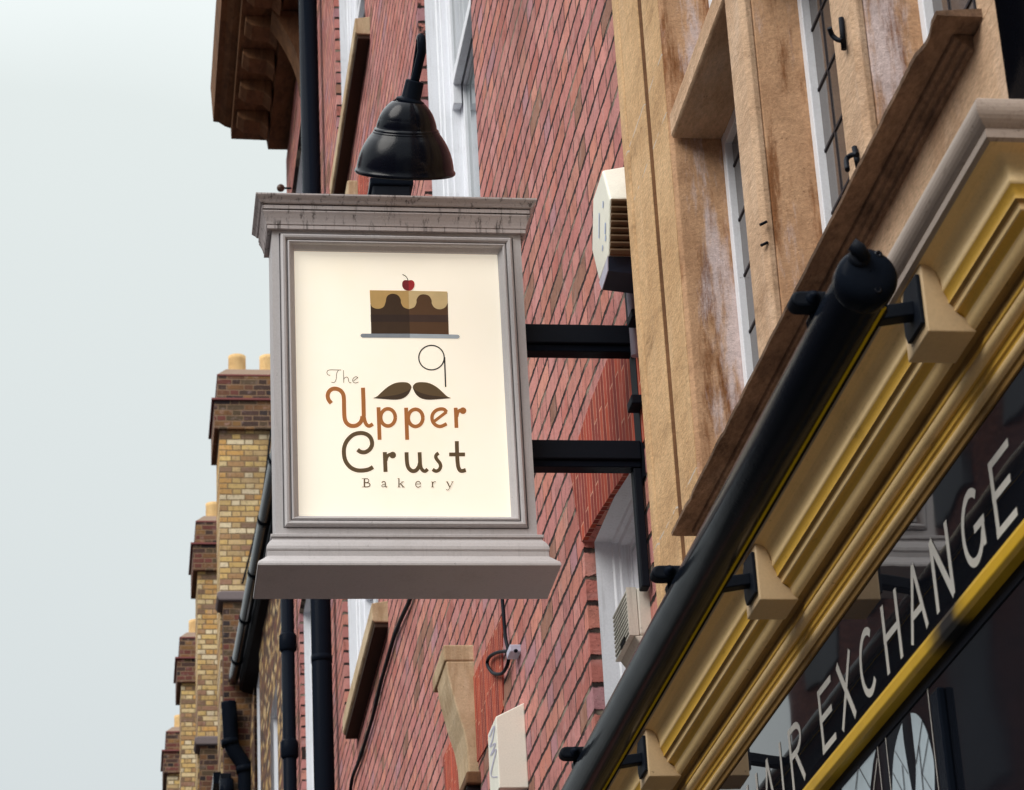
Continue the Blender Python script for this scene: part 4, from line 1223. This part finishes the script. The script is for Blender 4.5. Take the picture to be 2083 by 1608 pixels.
for i, xl in enumerate(shafts[:4]):
    Yk = Y1 * (1 + 0.16 * i)
    o = lambda key: ref[key].x - ref['shaft'].x + xl
    hs = thing('terrace_house', HL[i], 'house', (xl + 2, Yk, -1.6), 'terraced houses down the street')
    bot = 8.0
    ztop = ref['flt'].z
    Wd = 1.55
    def bx3(m, off, z0, z1, g=0):
        m.box(xl + off, xl + Wd - off, Yk + off, Yk + 0.95 - off, z0, z1)
    ch = MB()
    ch.box(xl, xl + Wd, Yk, Yk + 0.95, bot, ref['band_b'].z)
    chim = ch.build('chimney', 'stock', hs)
    e1 = ref['band_t'].x - ref['shaft'].x
    MB().box(xl + e1, xl + Wd - e1, Yk + e1, Yk + 0.95 - e1, ref['band_b'].z, ref['band_t'].z).build('chimney_band', 'stock_dark', chim)
    e2 = e1 - 0.03
    MB().box(xl + e2, xl + Wd - e2, Yk + e2, Yk + 0.95 - e2, ref['band_t'].z, ref['band_t'].z + 0.022).build('creasing_tiles', 'red_tile', chim)
    e3 = ref['block'].x - ref['shaft'].x
    MB().box(xl + e3, xl + Wd - e3, Yk + e3, Yk + 0.95 - e3, ref['band_t'].z + 0.022, ref['block'].z - 0.018).build('chimney_head', 'stock_dark', chim)
    zc_ = ref['block'].z - 0.03
    e4 = e3 - 0.006
    MB().box(xl + e4, xl + Wd - e4, Yk + e4, Yk + 0.95 - e4, zc_ + 0.012, zc_ + 0.03).build('creasing_tiles', 'red_tile', chim)
    s = 0.28
    s2 = 0.025
    ztop = zc_ + 0.03 + 0.085
    MB().rings([[(xl + e3, Yk + e3, zc_ + .03), (xl + Wd - e3, Yk + e3, zc_ + .03), (xl + Wd - e3, Yk + .95 - e3, zc_ + .03), (xl + e3, Yk + .95 - e3, zc_ + .03)],
                [(o('flt') - 0.03, Yk + s2, ztop), (xl + Wd - s * .4, Yk + s2, ztop), (xl + Wd - s * .4, Yk + .95 - s, ztop), (o('flt') - 0.03, Yk + .95 - s, ztop)]], False, True).build('flaunching', 'flaunch', chim)
    rp = pr0 / 2
    for q in range(3):
        px_ = o('pot0') + rp + q * (ref['pot2'].x - ref['pot0'].x)
        zp = ref['pot0'].z
        MB().lathe((px_, Yk + 0.06 + rp * 1.1, ztop - 0.05), (0, 0, 1), [(0, rp * 1.04), (0.1, rp), (zp - ztop, rp * 0.98), (zp - ztop + 0.05, rp * 1.0), (zp - ztop + 0.05, rp * 0.8), (0.1, rp * 0.8)], 24).build('chimney_pot', 'pot', chim)
    # party wall with coping on the street side
    lz = U(447, 1205, 1, Yk - 0.35).z if i == 0 else U(400, 1500, 1, Y1 * 1.16 - 0.35).z
    x_l = xl + (U(455, 1400, 1, Y1 - 0.35).x - shafts[0])
    MB().box(x_l, x_l + 4, Yk - 0.35, Yk - 0.01, -1.6, lz - 0.11).build('party_wall', 'stock_dark', hs)  # shade on this face is put into the darker brick
    MB().prism_y([(x_l - 0.05, lz - 0.11), (x_l - 0.075, lz - 0.06), (x_l - 0.06, lz - 0.01), (x_l, lz), (x_l + 4, lz + 1.8), (x_l + 4, lz + 1.69), (x_l + 0.35, lz - 0.02), (x_l + 0.2, lz - 0.11)] if False else
                 [(x_l - 0.05, lz - 0.11), (x_l - 0.075, lz - 0.06), (x_l - 0.06, lz - 0.01), (x_l - 0.02, lz), (x_l + 0.9, lz), (x_l + 0.9, lz - 0.11)], Yk - 0.40, Yk + 0.02).build('coping', 'coping', hs, bevel=0.015)
    # front wall of the house beyond and its roof
    Ye = Y1 * (1 + 0.16 * (i + 1)) - 0.36 if i < 3 else Yk + 5
    zev = 8.2
    MB().box(x_l + 0.12, x_l + 5, Yk + 0.0, Ye, -1.6, zev).build('wall', 'stock_side', hs)
    MB().prism_y([(x_l + 0.05, zev), (x_l + 2.6, zev + 2.0), (x_l + 5, zev)], Yk + 0.96, Ye).build('roof', 'slate', hs)
    MB().prism_y([(x_l + 0.12, zev - 0.02), (x_l - 0.10, zev + 0.0), (x_l - 0.10, zev + 0.12), (x_l + 0.12, zev + 0.14)], Yk + 0.03, Ye).build('gutter', 'black_satin', hs)

# near house of the terrace: low eaves between the brick building and the first chimney
nh = thing('terrace_house', 'low brown brick house with black gutter tucked behind the lower left of the sign', 'house', (1.3, 23, -1.6), 'terraced houses down the street')
XH = 1.36
yA, yB = YB1 + 0.02, Y1 - 0.37
g0, g1 = U(552, 955, 0, 1.19), U(475, 1360, 1, Y1 - 0.9)
dv = (g1 - g0) / (g1.y - g0.y)
gA, gB = g0 + dv * (yA - g0.y), g1 + dv * (yB - g1.y)
HW = []
for (xL, xR, zt_) in ((556, 573, None), (523, 540, 1395)):
    yf, yn_ = U(xL, 1450, 0, XH + 0.03).y, U(xR, 1450, 0, XH + 0.13).y
    ztop_ = U(xL, zt_, 0, XH + 0.03).z if zt_ else 7.6
    HW.append((yf - 1.1, yf, 4.0, ztop_))
ys = sorted({yA, yB, *[h[0] for h in HW], *[h[1] for h in HW]})
zs = sorted({-1.6, 8.55, *[h[2] for h in HW], *[h[3] for h in HW]})
wm = MB()
for i in range(len(ys) - 1):
    for j in range(len(zs) - 1):
        yc, zc2 = (ys[i] + ys[i + 1]) / 2, (zs[j] + zs[j + 1]) / 2
        if any(h[0] < yc < h[1] and h[2] < zc2 < h[3] for h in HW):
            continue
        wm.poly([(XH, ys[i], zs[j]), (XH, ys[i + 1], zs[j]), (XH, ys[i + 1], zs[j + 1]), (XH, ys[i], zs[j + 1])])
wm.build('wall', 'stock_side', nh)
XBs = XB
XB = XH
for h in HW:
    sash_window(h, nh)
XB = XBs


def along(prof, name, mat, parent):
    return MB().hexa([gA + V((x, 0, z)) for x, z in prof], [gB + V((x, 0, z)) for x, z in prof]).build(name, mat, parent)


gr = [(0.055 * math.cos(math.radians(a)), 0.055 * math.sin(math.radians(a))) for a in range(180, 361, 15)]
gr = gr + [(0.05, 0.012), (-0.05, 0.012)]
gt = along([(x + 0.02, z) for x, z in gr], 'gutter', 'black_gloss', nh)
for t in (0.18, 0.36, 0.54, 0.72, 0.9):
    c = gA.lerp(gB, t) + V((0.02, 0, 0))
    MB().tube([c + V((0, -0.04, -0.004)), c + V((0, 0.04, -0.004))], 0.062, 16).build('gutter_joint', 'black_satin', gt)
along([(0.085, 0.02), (0.085, -0.11), (0.11, -0.12), (0.11, 0.02)], 'fascia_board', 'black_matt', nh)
along([(0.11, -0.10), (0.11, -0.13), (0.28, -0.18), (0.28, -0.15)], 'soffit', 'soot', nh)
along([(0.075, 0.03), (3.2, 2.3), (3.2, 2.36), (0.06, 0.06)], 'roof', 'slate', nh)

zsw = lambda x, y: U(300 + x / 4.757, 1270 + y / 4.757, 1, Y1 - 0.45)
sw = thing('downpipe', 'black swan-neck downpipe bending on the dark party wall at lower left', 'drainpipe', zsw(945, 1700))
MB().tube(cr([tuple(zsw(*q)) for q in ((785, 760), (795, 900), (805, 1080), (815, 1170), (850, 1240), (905, 1320), (940, 1390), (948, 1480), (950, 1750))], 5), 0.082, 18).build('pipe', 'black_satin', sw)
for a, b in (((795, 1120), (802, 1180)), ((940, 1380), (946, 1440))):
    MB().tube([zsw(*a), zsw(*b)], 0.095, 18).build('collar', 'black_satin', sw)
hd = thing('rainwater_hopper', 'black rainwater hopper with stub pipe beside the swan-neck downpipe', 'hopper', zsw(760, 1700))
h0 = zsw(705, 1450)
MB().hexa([zsw(700, 1440), zsw(812, 1440), zsw(800, 1510), zsw(715, 1510)], shift([zsw(700, 1440), zsw(812, 1440), zsw(800, 1510), zsw(715, 1510)], 0.3)).build('hopper_head', 'black_matt', hd, bevel=0.01)
MB().tube([zsw(765, 1510), zsw(768, 1750)], 0.075, 16).build('pipe', 'black_satin', hd)

wr = [tuple(U(x, y, 1, Y1 - 0.03)) for x, y in ((556, 850), (549, 893), (545, 930), (536, 1000), (525, 1060), (508, 1130), (493, 1188))]
tag(MB().tube(cr(wr, 4), 0.011, 8).build('cable', 'black_matt', loc=wr[-1]), 'thin dark wire hanging down the face of the nearest chimney', 'cable')

# building across the street, only seen mirrored in the shop glass
ob = thing('opposite_building', 'dark brick building across the street, mirrored in the shop glass', 'building', (-9, 32, -1.7))
MB().box(-16, -9, 20, 43, -1.7, 17.5).build('wall', 'opp', ob)
MB().box(-16, -9, -14, 19.99, -1.7, 6.2).build('wall', 'opp', ob)
for i in range(9):
    for j in range(2):
        MB().box(-9.0, -8.94, -12 + i * 3.5, -10.4 + i * 3.5, 0.6 + j * 3.0, 2.6 + j * 3.0).build('window', 'slate', ob)
for i in range(6):
    for j in range(4):
        MB().box(-9.0, -8.94, 21.5 + i * 3.6, 23.2 + i * 3.6, 1.5 + j * 4, 3.9 + j * 4).build('window', 'slate', ob)
MB().box(-9.0, -8.6, 19.8, 43.2, 15.6, 16.1).build('cornice', 'coping', ob)

# ------------------------------------------------------------------ light
w = bpy.data.worlds.new('World')
scene.world = w
w.use_nodes = True
nt = w.node_tree
bg = nt.nodes['Background']
SUN_EL, SUN_AZ = math.radians(40), math.radians(235)     # azimuth clockwise from +Y: behind the camera, to the left
sky = nt.nodes.new('ShaderNodeTexSky')
sky.sky_type = 'NISHITA'
sky.sun_disc = False
sky.sun_elevation = SUN_EL
sky.sun_rotation = SUN_AZ
tc = nt.nodes.new('ShaderNodeTexCoord')
sx = nt.nodes.new('ShaderNodeSeparateXYZ')
nt.links.new(tc.outputs['Generated'], sx.inputs[0])
nz = nt.nodes.new('ShaderNodeTexNoise')
nz.inputs['Scale'].default_value = 3.0
nz.inputs['Detail'].default_value = 3
nt.links.new(tc.outputs['Generated'], nz.inputs['Vector'])
ad = nt.nodes.new('ShaderNodeMath')
ad.operation = 'MULTIPLY_ADD'
nt.links.new(nz.outputs['Fac'], ad.inputs[0])
ad.inputs[1].default_value = 0.16
nt.links.new(sx.outputs['Z'], ad.inputs[2])
rp = nt.nodes.new('ShaderNodeValToRGB')
els = rp.color_ramp.elements
stops = [(0.0, (0.36, 0.385, 0.395)), (0.34, (0.475, 0.510, 0.514)), (0.60, (0.548, 0.588, 0.578)), (0.74, (0.82, 0.87, 0.87)), (1.0, (1.9, 1.95, 1.98))]
while len(els) < len(stops):
    els.new(0.5)
for e, (p_, c_) in zip(els, stops):
    e.position = p_
    e.color = (*c_, 1)
nt.links.new(ad.outputs[0], rp.inputs[0])
# overcast cloud layer with a trace of the clear sky behind it
mx = nt.nodes.new('ShaderNodeMix')
mx.data_type = 'RGBA'
mx.inputs[0].default_value = 0.004
nt.links.new(rp.outputs[0], mx.inputs[6])
nt.links.new(sky.outputs[0], mx.inputs[7])
nt.links.new(mx.outputs[2], bg.inputs['Color'])
bg.inputs['Strength'].default_value = 1.0
sd = bpy.data.lights.new('sun', 'SUN')
sd.energy = 1.6
sd.angle = math.radians(38)
sd.color = (1.0, 0.96, 0.90)
so = bpy.data.objects.new('sun', sd)
C.objects.link(so)
sdir = V((math.sin(SUN_AZ) * math.cos(SUN_EL), math.cos(SUN_AZ) * math.cos(SUN_EL), math.sin(SUN_EL)))
so.rotation_euler = sdir.to_track_quat('Z', 'Y').to_euler()
scene.view_settings.view_transform = 'Standard'
scene.view_settings.look = 'None'
scene.view_settings.exposure = 0.5
scene.view_settings.gamma = 1.0
scene.cycles.max_bounces = 6
